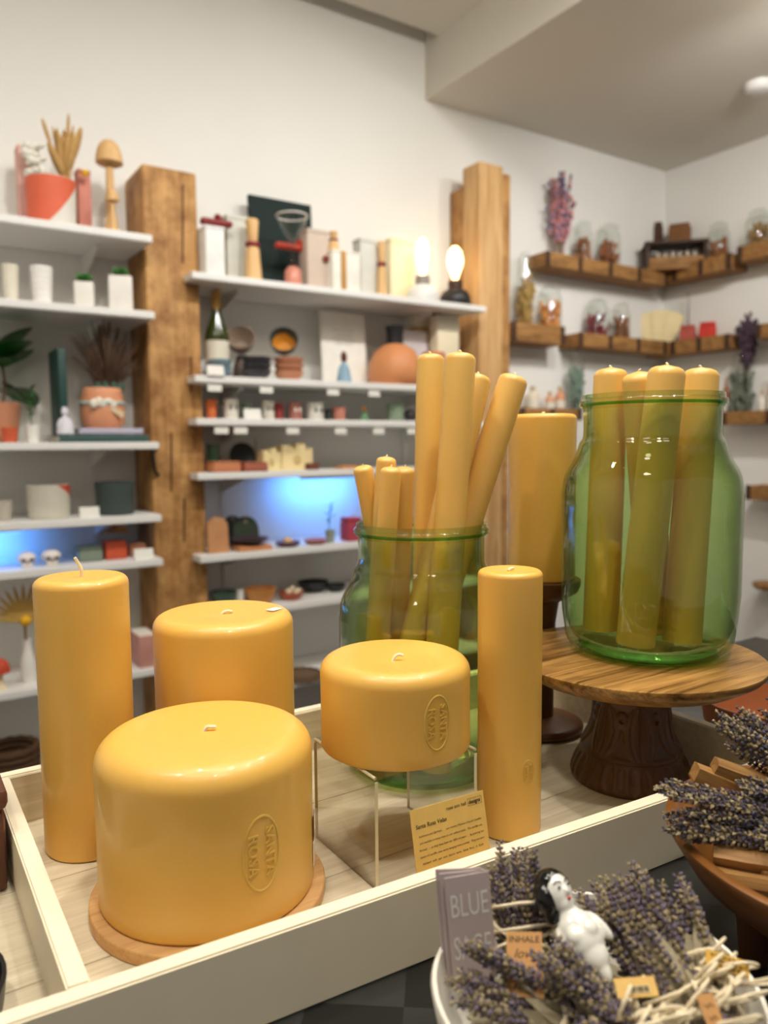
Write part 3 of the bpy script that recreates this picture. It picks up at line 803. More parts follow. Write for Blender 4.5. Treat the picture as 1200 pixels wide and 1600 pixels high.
def mushroom(x, y, z, w, h, name, label, cat, group, rgb, stem=None):
    t = T(x, y, z, name, label, cat, group)
    r = w / 2; ch = min(h * .5, w * .95)
    mk('stem', lathe([(0, 0), (r * .62, 0), (r * .55, h * .05), (r * .32, h * .25), (r * .28, h - ch), (0, h - ch + .004)], 24), paint(*stem) if stem else M_LIGHTWOOD, t)
    p = [(0, h - ch * .96), (r * .8, h - ch * .96), (r, h - ch * .9)] + [(r * math.cos(R(a)) ** .8, h - ch * .9 + ch * .9 * math.sin(R(a))) for a in (15, 35, 55, 72)] + [(0, h)]
    mk('cap', lathe(p, 28), paint(*rgb) if stem else M_LIGHTWOOD, t)

def spray(x, y, z, w, h, name, label, cat, group, kind='pampas'):
    t = T(x, y, z, name, label, cat, group)
    rnd = random.Random(hash_(label))
    st = MB(); fl = MB(); fl2 = MB()
    n = {'pampas': 26, 'dark': 110, 'twig': 5, 'pink': 34, 'purple': 34}[kind]
    for i in range(n):
        a = rnd.uniform(0, 6.28); s = rnd.random() ** .6
        top = Vector((w / 2 * s * math.cos(a), w * .28 * s * math.sin(a), h * rnd.uniform(.55, 1.0) * (1 - .18 * s * s)))
        if kind == 'dark': top = Vector((w / 2 * s * math.cos(a), w * .3 * s * math.sin(a), h * rnd.uniform(.5, 1.05) * (1 - .30 * s * s)))
        base = Vector((top.x * .15, top.y * .15, 0))
        mid = base.lerp(top, .55) + Vector((0, 0, h * .08))
        pts = spline([base, mid, top], 5)
        st.add(tube(pts, 0.0012 if kind != 'dark' else .0016, 4))
        if kind in ('pampas', 'dark'):
            L = h * rnd.uniform(.30, .6); d = (pts[-1] - pts[-3]).normalized()
            mtx = frame_to(pts[-1] - d * L * .85, pts[-1] + d)
            k = w * (.013 if kind == 'dark' else rnd.choice((.05, .07, .12)))
            pm = MB(); pm.add(ellipsoid(k, k * .7, L / 2, 7, 6, (0, 0, L / 2)), mtx); pm.build('plume', M_STRAW if kind == 'pampas' else M_BROWNGRASS, t)
        elif kind in ('pink', 'purple'):
            for j in range(14):
                q = pts[-1].lerp(pts[len(pts) // 3], j / 14) + Vector((rnd.uniform(-1, 1), rnd.uniform(-1, 1), rnd.uniform(-1, 1))) * w * .10
                (fl if rnd.random() < .6 else fl2).add(ellipsoid(.008, .008, .011, 5, 4, tuple(q)))
    mats = {'pampas': (M_STRAW, M_STRAW, None), 'dark': (M_BROWNGRASS, M_BROWNGRASS, None), 'twig': (M_BROWNGRASS, None, None),
            'pink': (paint(150, 120, 96), paint(196, 128, 130), paint(122, 112, 146)), 'purple': (paint(86, 70, 62), paint(82, 62, 78), paint(66, 52, 60))}[kind]
    st.build('stems', mats[0], t)
    if fl.v: fl.build('blossoms', mats[1], t)['kind'] = 'stuff'
    if fl2.v: fl2.build('small_blossoms', mats[2], t)['kind'] = 'stuff'
    if kind == 'pampas':
        mk('billy_ball', ellipsoid(.011, .011, .011, 14, 10), paint(226, 178, 28), t, (w * .46, 0, h * .33))
    if kind == 'dark':
        lf = MB()
        for i in range(9):
            a = i * .7
            lf.add(ellipsoid(.012, .004, .03, 7, 5), Matrix.Translation((.03 * math.cos(a), .03 * math.sin(a) - .02, .03)) @ Matrix.Rotation(.5 * math.cos(a), 4, 'Y'))
        lf.build('green_leaves', paint(36, 82, 66), t)

def hash_(s):
    q = 7
    for c in s: q = (q * 131 + ord(c)) % 1000003
    return q

def blob_bunch(x, y, z, w, h, name, label, cat, group, rgb):
    t = T(x, y, z, name, label, cat, group)
    rnd = random.Random(3); mb = MB(); st = MB()
    for i in range(46):
        p = Vector((rnd.gauss(0, .3), rnd.gauss(0, .25), rnd.uniform(.35, 1))); p.x *= w * .55; p.y *= w * .5; p.z *= h
        mb.add(ellipsoid(.013, .012, .010, 6, 4, tuple(p)))
        if i % 3 == 0: st.add(tube([(p.x * .2, p.y * .2, 0), tuple(p)], .0009, 4))
    mb.build('blossoms', paint(*rgb), t)['kind'] = 'stuff'; st.build('stems', M_STRAW, t)

def pot(x, y, z, w, h, name, label, cat, group, rgb, taper=.8, ribs=0, cover=False, ribbon=False, corner=None):
    t = T(x, y, z, name, label, cat, group)
    r = w / 2
    prof = [(0, 0), (r * taper * .94, 0), (r * taper, .004)]
    nn = max(6, ribs * 4)
    for i in range(1, nn):
        u = i / nn; b = r * (taper + (1 - taper) * u) if not ribbon else r * (.82 + .18 * math.sin(math.pi * (.15 + .8 * u)))
        if ribs: b *= 1 + .035 * math.cos(u * ribs * 2 * math.pi)
        prof.append((b, h * u))
    rt = r if not ribbon else r * .86
    prof += [(rt, h * .985), (rt * .97, h)]
    if cover:
        mk('pot_body', lathe(prof[:-2] + [(rt * .98, h * .86), (rt * .9, h * .88)], 32), paint(*rgb), t)
        mk('lid', lathe([(rt * .96, h * .882), (rt * .97, h * .93), (rt * .6, h * .97), (rt * .2, h * .975), (rt * .18, h), (0, h)], 32), paint(*rgb), t)
    else:
        prof += [(rt * .90, h * .985), (rt * .86, h * .5), (rt * .7, .012), (0, .012)]
        mk('pot_body', lathe(prof, 32), paint(*rgb), t)
        mk('soil', lathe([(0, h * .86), (rt * .875, h * .86)], 24), M_DARKSOIL, t)
    if corner:
        v = []; f = []; n = 10
        for i in range(n + 1):
            a = R(-75 + 85 * i / n)
            lo = h * (.985 - .55 * i / n)
            for zz in (lo, h * .99):
                b = r * (taper + (1 - taper) * zz / h) * 1.006
                v.append((b * math.cos(a), b * math.sin(a), zz))
        for i in range(n): f.append((2 * i, 2 * i + 2, 2 * i + 3, 2 * i + 1))
        mk('glazed_corner', (v, f), paint(*corner), t)
    if ribbon:
        mk('ribbon', tube([(r * 1.0 * math.cos(i * .26), r * 1.0 * math.sin(i * .26), h * .63) for i in range(24)], .006, 6, True), paint(176, 200, 190), t)
        for i in range(5):
            mk('shell', ellipsoid(.012, .008, .016, 8, 6), paint(232, 222, 206), t, (-r * .6 + .016 * i * .9, -r * .95, h * (.60 + .05 * (i % 2))), (0, .5 * i, 0))
        mk('gift_tag', box(.045, .002, .018), paint(222, 196, 160), t, (r * .35, -r * 1.02, h * .36), (0, R(32), 0))

def cubepot(x, y, z, w, h, name, label, cat, group, rgb):
    t = T(x, y, z, name, label, cat, group, rotz=R(-14))
    w *= .86
    mb = MB(); th = w * .09
    mk('pot_body', box(w, w, h * .97, .005), paint(*rgb), t)
    mk('soil', box(w * .82, w * .82, h * .03), M_DARKSOIL, t, (0, 0, h * .97))
    lf = MB()
    for i in range(14):
        a = i * 2.4; s = .25 + .75 * (i / 14)
        lf.add(ellipsoid(.006, .003, .018, 6, 5, (0, 0, .016)), Matrix.Translation((0, 0, h)) @ Matrix.Rotation(a, 4, 'Z') @ Matrix.Rotation(.2 + .9 * s, 4, 'Y'))
    lf.build('succulent', M_LEAF, t)

def leafmesh(L, W, droop=.25, n=8, wob=.0):
    v = []; f = []
    for i in range(n + 1):
        u = i / n; wd = W / 2 * (math.sin(math.pi * min(1, u * .93 + .07)) ** .75) * (1 + wob * math.sin(u * 9)); zz = -droop * L * u * u
        for s in (-1, -.5, 0, .5, 1): v.append((s * wd, u * L, zz + .12 * wd * s * s))
    for i in range(n):
        for k in range(4):
            b = i * 5 + k; f.append((b, b + 1, b + 6, b + 5))
    m = len(v)
    v += [(a, b, c - .0012) for a, b, c in v]; f += [tuple(reversed([i + m for i in q])) for q in f]
    return v, f

def bigleaf(x, y, z, w, h, name, label, cat, group):
    t = T(x, y, z, name, label, cat, group)
    mk('stem', tube(spline([(0, 0, 0), (.01, 0, h * .3), (0, 0, h * .7)], 5), .005, 6), M_BROWNGRASS, t)
    for i, (az, el, L, W, hz) in enumerate(((-30, 38, .19, .15, .50), (-35, 2, .20, .12, .22), (-60, 60, .16, .12, .6), (60, 40, .13, .09, .6), (160, 20, .14, .1, .5), (-150, 35, .14, .1, .6), (-75, -25, .10, .05, .30))):
        mk('leaf', leafmesh(L, W, .3, 8, .08), M_LEAFD, t, (0, 0, h * hz), (R(el), 0, R(az)))

def sprig(x, y, z, w, h, name, label, cat, group, rgb):
    t = T(x, y, z, name, label, cat, group)
    r = w / 2 * .8; ph = min(h * .3, .055)
    mk('pot_body', lathe([(0, 0), (r * .8, 0), (r, ph), (r * .88, ph), (r * .75, ph * .5), (0, ph * .5)], 24), paint(*rgb), t)
    mk('soil', lathe([(0, ph * .82), (r * .86, ph * .82)], 18), M_DARKSOIL, t)
    mk('stem', tube(spline([(0, 0, ph * .8), (-.004, 0, h * .5), (.006, 0, h * .95)], 5), .0018, 5), M_LEAF, t)
    for i in range(8):
        mk('leaf', leafmesh(.028, .010, .2, 4), M_LEAF, t, (0, 0, ph + (h - ph) * (.25 + .09 * i)), (R(35), 0, i * 2.3))

def book(x, y, z, w, h, name, label, cat, group, rgb, upright=False):
    t = T(x, y, z, name, label, cat, group)
    c = paint(*rgb, .5)
    pg = paint(232, 226, 212, .8)
    if upright:
        d = .15
        for s in (-1, 1): mk('cover', box(.003, d, h, .0008), c, t, (s * (w / 2 - .0015), 0, 0))
        mk('spine', box(w, .003, h, .0008), c, t, (0, -d / 2 - .0016, 0))
        mk('pages', box(w - .0065, d - .006, h - .008), pg, t, (0, 0, .004))
    else:
        d = .19
        mk('cover', box(w, d, .003, .0008), c, t); mk('cover', box(w, d, .003, .0008), c, t, (0, 0, h - .003))
        mk('spine', box(w, .003, h, .0008), c, t, (0, -d / 2 - .0016, 0))
        mk('pages', box(w - .008, d - .006, h - .0065), pg, t, (0, 0, .0032))

def figure_bust(x, y, z, w, h, name, label, cat, group, rgb, head=None):
    t = T(x, y, z, name, label, cat, group)
    r = w / 2
    mk('body', lathe([(0, 0), (r, 0), (r * 1.0, h * .12), (r * .75, h * .35), (r * .5, h * .55), (r * .24, h * .66), (0, h * .68)], 20), paint(*rgb), t)
    mk('head', ellipsoid(r * .42, r * .42, h * .19, 14, 10), paint(*(head or rgb)), t, (0, 0, h * .81))
    for s in (-1, 1): mk('arm', ellipsoid(r * .2, r * .2, h * .2, 8, 6), paint(*rgb), t, (s * r * .68, 0, h * .4), (0, s * R(-18), 0))

def figure_skull(x, y, z, w, h, name, label, cat, group, rgb):
    t = T(x, y, z, name, label, cat, group)
    r = w / 2
    mb = MB(); mb.add(ellipsoid(r, r * 1.1, h * .40, 18, 12, (0, 0, h * .6))); mb.add(box(r * 1.15, r * 1.2, h * .36, r * .2), Matrix.Translation((0, -r * .25, 0)))
    mb.build('cranium', paint(*rgb), t)
    for s in (-1, 1): mk('eye_socket', ellipsoid(r * .26, r * .12, h * .11, 10, 8), paint(70, 50, 48), t, (s * r * .4, -r * .98, h * .5))
    mk('nose_cavity', ellipsoid(r * .1, r * .1, h * .07, 8, 6), paint(70, 50, 48), t, (0, -r * 1.0, h * .33))

def cubejar(x, y, z, w, h, name, label, cat, group, rgb):
    t = T(x, y, z, name, label, cat, group)
    d = min(w, .09)
    mk('body', box(w, d, h * .8, min(.006, h * .15)), paint(*rgb), t)
    mk('lid', box(w * .96, d * .96, h * .19, min(.004, h * .08)), paint(*rgb), t, (0, 0, h * .805))

def wedge(x, y, z, w, h, name, label, cat, group, rgb):
    t = T(x, y, z, name, label, cat, group)
    mk('block', ([(a, b, c) for b in (-.03, .03) for a, c in ((-w / 2, 0), (w / 2, 0), (w * .42, h * .7), (w * .1, h), (-w * .1, h * .8))],
                 [(0, 1, 2, 3, 4), (9, 8, 7, 6, 5)] + [((i + 1) % 5, i, 5 + i, 5 + (i + 1) % 5) for i in range(5)]), wood('wedge_wood', (130, 80, 30), (200, 140, 70), (12, 60, 60)), t, smooth=False)
    mk('groove', box(w * .8, .002, .004), paint(84, 52, 24), t, (0, -.031, h * .25))

def tent(x, y, z, w, h, name, label, cat, group):
    t = T(x, y, z, name, label, cat, group)
    h = max(h, .035)
    mk('front_flap', box(w, .0012, h), M_STICKER, t, (0, -.008, 0), (R(-12), 0, 0))
    mk('back_flap', box(w, .0012, h), M_STICKER, t, (0, .0085, 0), (R(12), 0, 0))

def vase(x, y, z, w, h, name, label, cat, group, rgb):
    t = T(x, y, z, name, label, cat, group)
    r = w / 2
    mk('vase_body', lathe([(0, 0), (r * .8, 0), (r, h * .2), (r * .95, h * .5), (r * .55, h * .75), (r * .45, h * .92), (r * .55, h), (r * .4, h), (r * .35, h * .9), (0, h * .85)], 28), paint(*rgb, .35), t)
    mk('foot_ring', lathe([(r * .8, -.0004), (r * .82, .003), (r * .7, .003)], 28), paint(*rgb, .35), t)

def fanleaf(x, y, z, w, h, name, label, cat, group):
    t = T(x, y, z, name, label, cat, group)
    m = paint(186, 150, 78, .8)
    mk('stalk', tube([(0, 0, -.02), (0, 0, h * .42)], .004, 6), paint(140, 104, 52), t)
    for i in range(13):
        a = R(-78 + 156 * i / 12); L = h * .55 * (.75 + .25 * math.cos(a))
        v, f = leafmesh(L, w * .16, 0, 5)
        mk('blade', ([(p, 0.002 * (i % 2) + q2 * .3, q) for p, q, q2 in v], f), m, t, (0, 0, h * .40), (0, a, 0))
    for p in ((.0, -.02, h * .42), (w * .45, -.015, h * .82)):
        mk('billy_ball', ellipsoid(.017, .017, .017, 14, 10), paint(226, 172, 24), t, p)

def basket(x, y, z, w, h, name, label, cat, group, rgb):
    t = T(x, y, z, name, label, cat, group)
    r = w / 2; prof = [(0, 0), (r * .8, 0)]
    n = 9
    m = plain('wicker_%d' % rgb[0], rgb, .8, .4, 90, bump=.5)
    mk('base', lathe([(0, 0), (r * .82, 0), (r * .82, .01), (0, .01)], 30), m, t)
    for i in range(n):
        zz = .014 + (h - .03) * i / (n - 1); rr = r * (.82 + .18 * math.sin(math.pi * .5 * i / (n - 1)))
        mk('coil', tube([(rr * math.cos(a * .2094), rr * math.sin(a * .2094), zz + .003 * (a % 2)) for a in range(30)], (h - .03) / n * .62, 6, True), m, t)

def propeller(x, y, z, w, h, name, label, cat, group, rgb):
    t = T(x, y, z, name, label, cat, group)
    hh = .022
    mk('crossbar', box(w, .03, hh, .008, 3), paint(*rgb, .4), t)
    mk('knob', ellipsoid(.013, .013, .012, 12, 8), paint(*rgb, .4), t, (w * .05, 0, hh + .008))

def peg(x, y, z, w, h, name, label, cat, group, rgb):
    t = T(x, y, z, name, label, cat, group)
    r = w / 2
    mk('body', lathe([(0, 0), (r, 0), (r * .98, .006), (r * .72, h * .52), (r * .5, h * .56), (0, h * .56)], 20), M_LIGHTWOOD, t)
    mk('band', lathe([(r * .5, h * .56), (r * .78, h * .565), (r * .78, h * .62), (r * .5, h * .625)], 20), paint(136, 36, 40), t)
    mk('head', lathe([(r * .5, h * .62), (r * .55, h * .64), (r * .72, h * .97), (r * .6, h), (0, h)], 20), M_LIGHTWOOD, t)

def goblet(x, y, z, w, h, name, label, cat, group, rgb):
    t = T(x, y, z, name, label, cat, group)
    r = w / 2
    mk('bowl', lathe([(r * .08, h * .62), (r * .3, h * .66), (r * .75, h * .84), (r, h), (r * .97, h), (r * .72, h * .85), (r * .28, h * .68), (0, h * .65)], 28), M_CLEAR, t)
    mk('rim', tube([(r * math.cos(i * .2618), r * math.sin(i * .2618), h) for i in range(24)], .003, 6, True), paint(232, 222, 216, .2), t)  # pale ring paints the highlight along the glass edge
    mk('stem', lathe([(r * .55, h * .30), (r * .2, h * .34), (r * .16, h * .45), (r * .26, h * .5), (r * .14, h * .56), (r * .3, h * .64), (0, h * .65)], 20), M_CLEAR, t)
    mk('foot', lathe([(0, 0), (r * .52, 0), (r * .56, h * .04), (r * .52, h * .22), (r * .3, h * .28), (0, h * .3)], 24), paint(*rgb, .3), t)

def bulb_lamp(x, y, z, w, h, name, label, cat, group, rgb, bulb):
    t = T(x, y, z, name, label, cat, group)
    r = w / 2; bh = .105
    mk('base', lathe([(0, 0), (r * .96, 0), (r, .006), (r * .98, bh * .35), (r * .8, bh * .55), (r * .48, bh * .66), (0, bh * .68)], 32), paint(*rgb, .4), t)
    mk('socket', lathe([(r * .46, bh * .66), (r * .46, bh * .98), (r * .40, bh), (0, bh)], 24), paint(*((150, 142, 132) if rgb[0] > 100 else (66, 40, 30)), .4), t)
    k = h - bh
    if bulb == 'long': p = [(.010, bh), (.012, bh + .015), (.022, bh + k * .45), (.026, bh + k * .65), (.020, bh + k * .88), (.008, h), (0, h + .002)]
    else: p = [(.010, bh), (.013, bh + .012), (.031, bh + k * .45), (.034, bh + k * .6), (.027, bh + k * .85), (.012, h), (0, h + .002)]
    mk('bulb', lathe(p, 24), emit('glowing_amber_bulb', (1.0, .68, .30), 7.0), t, angle=70)
    mk('bulb_tip', lathe([(.004, h - .001), (.003, h + .005), (0, h + .007)], 12), paint(226, 190, 120, .2), t)
    l = bpy.data.lights.new('bulb_glow', 'POINT'); l.energy = 1.6; l.color = (1.0, .62, .26); l.shadow_soft_size = .02
    o = bpy.data.objects.new('bulb_glow', l); COL.objects.link(o); o.parent = t; o.location = (0, 0, bh + k * .55)

def winebottle(x, y, z, w, h, name, label, cat, group):
    t = T(x, y, z, name, label, cat, group)
    r = .042
    mk('bottle_body', lathe([(0, 0), (r * .95, 0), (r, .006), (r, h * .46), (r * .92, h * .54), (r * .45, h * .72), (r * .36, h * .80), (r * .36, h * .97), (r * .30, h), (0, h)], 32), plain('wine_glass_green', (52, 60, 18), .08, .1, 10, .6), t)
    mk('capsule', lathe([(r * .375, h * .79), (r * .39, h * .80), (r * .39, h * .985), (r * .33, h * 1.003), (0, h * 1.003)], 24), paint(206, 160, 84, .4), t)
    mk('label_paper', lathe([(r * 1.004, h * .18), (r * 1.012, h * .18), (r * 1.012, h * .43), (r * 1.004, h * .43)], 32), paint(222, 214, 196), t)

def bowl(x, y, z, w, h, name, label, cat, group, rgb, inner=None, tilt=0, flip=False, fixh=None):
    if fixh: h = fixh
    t = thing(name, label, cat, (x, y, z + .0006), 0, group, rot=(R(tilt), 0, R(-25) if tilt else 0))
    r = w / 2
    if tilt: t.location.z = z + r * .92 - h * .1; t.location.y = y + .02
    m = paint(*rgb, .45)
    P = [(0, 0), (r * .5, 0), (r * .56, h * .06), (r * .85, h * .4), (r, h), (r * .95, h)]
    Q = [(r * .95, h * .995), (r * .8, h * .45), (r * .5, h * .14), (0, h * .12)]
    if flip:
        P = [(a, h - b) for a, b in P]; Q = [(a, h - b) for a, b in Q]
        P.reverse(); Q.reverse(); 
    mk('outside', lathe(P, 32), m, t); mk('inside', lathe(Q, 32), m, t)
    if inner: mk('glaze_pool', lathe([(r * .84, h * .60), (r * .79, h * .47), (r * .49, h * .16), (0, h * .14)], 32), paint(*inner, .4), t, (r * .04, -r * .0, .0012))

def fruitbowl(x, y, z, w, h, name, label, cat, group, rgb):
    bowl(x, y, z, w, h * .6, name, label, cat, group, rgb)
    rnd = random.Random(5)
    r = w / 2
    for i, (a, b) in enumerate(((-.4, -.2), (.1, -.35), (.45, .0), (-.1, .3), (.0, -.02))):
        s = thing('shell', ['leftmost pale shell in the red dish', 'front pale shell in the red dish', 'rightmost pale shell in the red dish', 'hindmost pale shell in the red dish', 'topmost pale shell in the red dish'][i], 'shell', (x + a * r, y + b * r, z + h * (.45 if i < 4 else .72)), 0, 'shells in the red dish')
        mk('whorl', lathe([(0, 0), (.010, .002), (.013, .008), (.009, .016), (.004, .023), (0, .026)], 12), paint(216, 192, 160), s, rot=(rnd.uniform(-1, 1), rnd.uniform(-1, 1), 0))

def poster(x, y, z, w, h, name, label, cat, group, small=False):
    t = T(x, y, z, name, label, cat, group, rot=(R(-4), 0, 0))
    mk('backing', box(w, .006, h, .001), paint(226, 222, 212) if not small else paint(196, 190, 190), t)
    mk('sheet', box(w * .94, .001, h * .94), paint(236, 232, 222) if not small else paint(204, 196, 200), t, (0, -.0041, h * .03))
    for i in range(4 if not small else 2):
        mk('faint_print', box(w * (.5 - .1 * (i % 2)), .0006, h * .012), paint(188, 184, 174), t, (0, -.0050, h * (.74 - .06 * i)))

def moonvase(x, y, z, w, h, name, label, cat, group, rgb):
    t = T(x, y, z, name, label, cat, group)
    r = w / 2 * 1.03; bh = h * .70
    mk('vase_body', lathe([(0, 0), (r * .86, 0), (r * .96, bh * .08), (r, bh * .3), (r * .95, bh * .55), (r * .75, bh * .82), (r * .42, bh * .97), (r * .3, bh), (0, bh)], 40), plain('moon_vase_clay', rgb, .5, .1, 12), t)
    mk('neck', lathe([(r * .31, bh), (r * .30, h * .85), (r * .36, h), (r * .28, h), (r * .2, h * .85), (0, h * .8)], 28), paint(34, 32, 34, .4), t)

def goldbox(x, y, z, w, h, name, label, cat, group, rgb):
    t = T(x, y, z, name, label, cat, group)
    mk('carton', box(w, .06, h * .8, .002), paint(*rgb, .4), t)
    mk('lid', box(w * 1.03, .063, h * .2, .002), paint(232, 226, 206), t, (0, 0, h * .802))

def mug(x, y, z, w, h, name, label, cat, group, rgb, spot=True):
    t = T(x, y, z, name, label, cat, group)
    r = w / 2 * .9; m = paint(*rgb, .4)
    mk('cup_body', lathe([(0, 0), (r * .9, 0), (r, .004), (r, h), (r * .9, h), (r * .88, .008), (0, .008)], 28), m, t)
    mk('handle', tube(spline([(r * .9, 0, h * .8), (r * 1.5, 0, h * .78), (r * 1.5, 0, h * .3), (r * .9, 0, h * .22)], 5), .004, 6), m, t, rot=(0, 0, R(30)))
    if spot:
        for s in (-1, 1): mk('printed_eye', ellipsoid(r * .2, .002, h * .13, 10, 8), paint(50, 44, 46) if rgb[0] > 200 else paint(226, 214, 204), t, (s * r * .36, -r * .96, h * .58))

def plate(x, y, z, w, h, name, label, cat, group, rgb):
    t = T(x, y, z, name, label, cat, group)
    r = h / 2
    mk('plate_body', lathe([(0, 0), (r * .6, 0), (r, .012), (r * .98, .016), (r * .6, .005), (0, .005)], 36), paint(*rgb, .4), t, (0, 0, r), (R(82), 0, 0))
    mk('stand', prism_x([(-.02, 0), (.05, 0), (.05, .02), (.03, .006), (-.005, .006), (-.02, .02)], .03), paint(60, 44, 34), t)

def plate_flat(x, y, z, w, h, name, label, cat, group, rgb, ball=None):
    t = T(x, y, z, name, label, cat, group)
    r = w / 2; h = .018
    mk('dish_body', lathe([(0, 0), (r * .6, 0), (r * .9, h * .5), (r, h), (r * .95, h), (r * .6, h * .35), (0, h * .3)], 32), paint(*rgb, .4), t)
    mk('foot_ring', lathe([(r * .5, -.0004), (r * .55, .002), (r * .45, .002)], 24), paint(*rgb, .4), t)
    if ball:
        s = thing('shell', 'pale round shell in the plum dish', 'shell', (x, y, z + .008))
        mk('whorl', ellipsoid(r * .4, r * .35, .014, 14, 8, (0, 0, .013)), paint(*ball), s)

def castle(x, y, z, w, h, name, label, cat, group, rgb):
    t = T(x, y, z, name, label, cat, group)
    pr = [(-w / 2, 0), (w / 2, 0), (w / 2, h * .8), (w * .3, h * .72), (w * .25, h), (w * .02, h * .95), (-w * .05, h * .7), (-w * .2, h * .88), (-w * .45, h * .9)]
    n = len(pr); m = paint(*rgb)
    v = [(a, -.03, b) for a, b in pr] + [(a, .03, b) for a, b in pr]
    mk('block', (v, [tuple(range(n)), tuple(reversed(range(n, 2 * n)))] + [((i + 1) % n, i, n + i, n + (i + 1) % n) for i in range(n)]), m, t, smooth=False)
    mk('carved_leaf', ellipsoid(w * .12, .004, h * .2, 10, 8), paint(206, 180, 120), t, (0, -.031, h * .38))

def arch(x, y, z, w, h, name, label, cat, group, rgb):
    t = T(x, y, z, name, label, cat, group, rot=(R(-5), 0, 0))
    r = w / 2
    pr = [(-r, 0), (r, 0)] + [(r * math.cos(R(a)), h - r + r * math.sin(R(a))) for a in range(0, 181, 15)]
    n = len(pr); d = .016
    v = [(a, -d / 2, b) for a, b in pr] + [(a, d / 2, b) for a, b in pr]
    mk('panel', (v, [tuple(range(n)), tuple(reversed(range(n, 2 * n)))] + [((i + 1) % n, i, n + i, n + (i + 1) % n) for i in range(n)]), paint(*rgb, .5, .25), t, smooth=False)
    mk('hang_cord', tube([(.006 * math.cos(a * .5), -d / 2 - .001, h - r * .35 + .006 * math.sin(a * .5)) for a in range(13)], .0012, 5), paint(200, 180, 150), t)

def gjar(x, y, z, w, h, name, label, cat, group, rgb):
    t = T(x, y, z, name, label, cat, group)
    r = w / 2
    mk('glass_body', lathe([(0, 0), (r * .92, 0), (r, .006), (r, h * .74), (r * .8, h * .84), (r * .78, h * .9), (r * .74, h * .9), (r * .76, h * .83), (r * .95, h * .73), (r * .95, .01), (0, .008)], 32), M_CLEAR, t)
    mk('glass_lid', lathe([(r * .82, h * .901), (r * .86, h * .93), (r * .5, h * .98), (0, h), (0, h * .97), (r * .5, h * .95), (r * .78, h * .905)], 32), M_CLEAR, t)
    rnd = random.Random(hash_(label)); mb = MB()
    for i in range(90):
        a = rnd.uniform(0, 6.28); q = r * 1.0 * math.sqrt(rnd.random()); zz = h * (.06 + .54 * rnd.random())
        mb.add(box(.014, .012, h * rnd.uniform(.10, .17), .002, 1), Matrix.Translation((q * math.cos(a) * .8, q * math.sin(a) * .8, zz - .01)) @ Matrix.Rotation(rnd.uniform(-.5, .5), 4, 'X') @ Matrix.Rotation(rnd.uniform(-.5, .5), 4, 'Y'))
    o = mb.build('contents', paint(*rgb, .7, .3), t); o['kind'] = 'stuff'

def crate(x, y, z, w, h, name, label, cat, group, rgb):
    t = thing(name, label, cat, (3.60, 2.64, 2.112), R(-45), group)
    w, h, d = .30, .145, .17
    m = M_BRICKMOLD
    mk('bottom_board', box(w, d, .012, .001), m, t); mk('top_board', box(w + .02, d + .01, .014, .001), plain('crate_dark', rgb, .6, .3, 40), t, (0, 0, h - .014))
    for s in (-1, 1): mk('side_board', box(.014, d, h - .027, .001), plain('crate_dark', rgb, .6, .3, 40), t, (s * (w / 2 - .007), 0, .0125))
    mk('front_rail', box(w - .03, .010, .05, .001), m, t, (0, -d / 2 + .006, .0125))
    for i in range(6):
        s = thing('shell', '%s pale bone-white curl inside the corner crate' % ['leftmost', 'second from the left', 'third from the left', 'fourth from the left', 'fifth from the left', 'rightmost'][i], 'shell', tuple(Vector((3.60, 2.64, 2.126)) + Matrix.Rotation(R(-45), 3, 'Z') @ Vector((-.10 + .04 * i, -.02 + .01 * (i % 2), 0))), 0, 'curls in the corner crate')
        mk('curl', lathe([(0, 0), (.016, .006), (.019, .030), (.013, .06), (.006, .085), (0, .09)], 12), paint(206, 190, 172), s, rot=(R(12), R(8 - 5 * i), 0))

def logblock(x, y, z, w, h, name, label, cat, group, rgb):
    t = T(x, y, z, name, label, cat, group, rotz=R(-60))
    m = paint(*rgb, .8, .35)
    mk('block', box(w, w * .6, h * .86, .008, 2), m, t)
    mk('cap', box(w * .9, w * .5, h * .12, .004, 1), m, t, (0, 0, h * .862))

def fanpaper(x, y, z, w, h, name, label, cat, group):
    t = T(x, y, z, name, label, cat, group, rotz=R(-45))
    for i in range(9):
        a = R(-34 + 68 * i / 8)
        mk('sheet', box(.040, .003, h * (.82 + .18 * math.cos(a * 1.6) + .03 * (i % 2)), .001), paint(236, 216, 164), t, (w * .36 * (i / 8 - .5), .004 * (i % 3), 0), (0, a * .62, 0))

def bottle_small(x, y, z, w, h, name, label, cat, group, rgb):
    t = T(x, y, z, name, label, cat, group)
    r = w / 2; m = paint(*rgb, .3)
    mk('bottle_body', lathe([(0, 0), (r * .95, 0), (r, .004), (r, h * .58), (r * .8, h * .7), (r * .35, h * .78), (r * .33, h * .86), (0, h * .86)], 24), m, t)
    mk('stopper', lathe([(r * .4, h * .862), (r * .42, h * .99), (r * .3, h), (0, h)], 20), paint(200, 170, 130), t)
    mk('paper_label', lathe([(r * 1.01, h * .15), (r * 1.02, h * .15), (r * 1.02, h * .45), (r * 1.01, h * .45)], 24), paint(228, 220, 204), t)

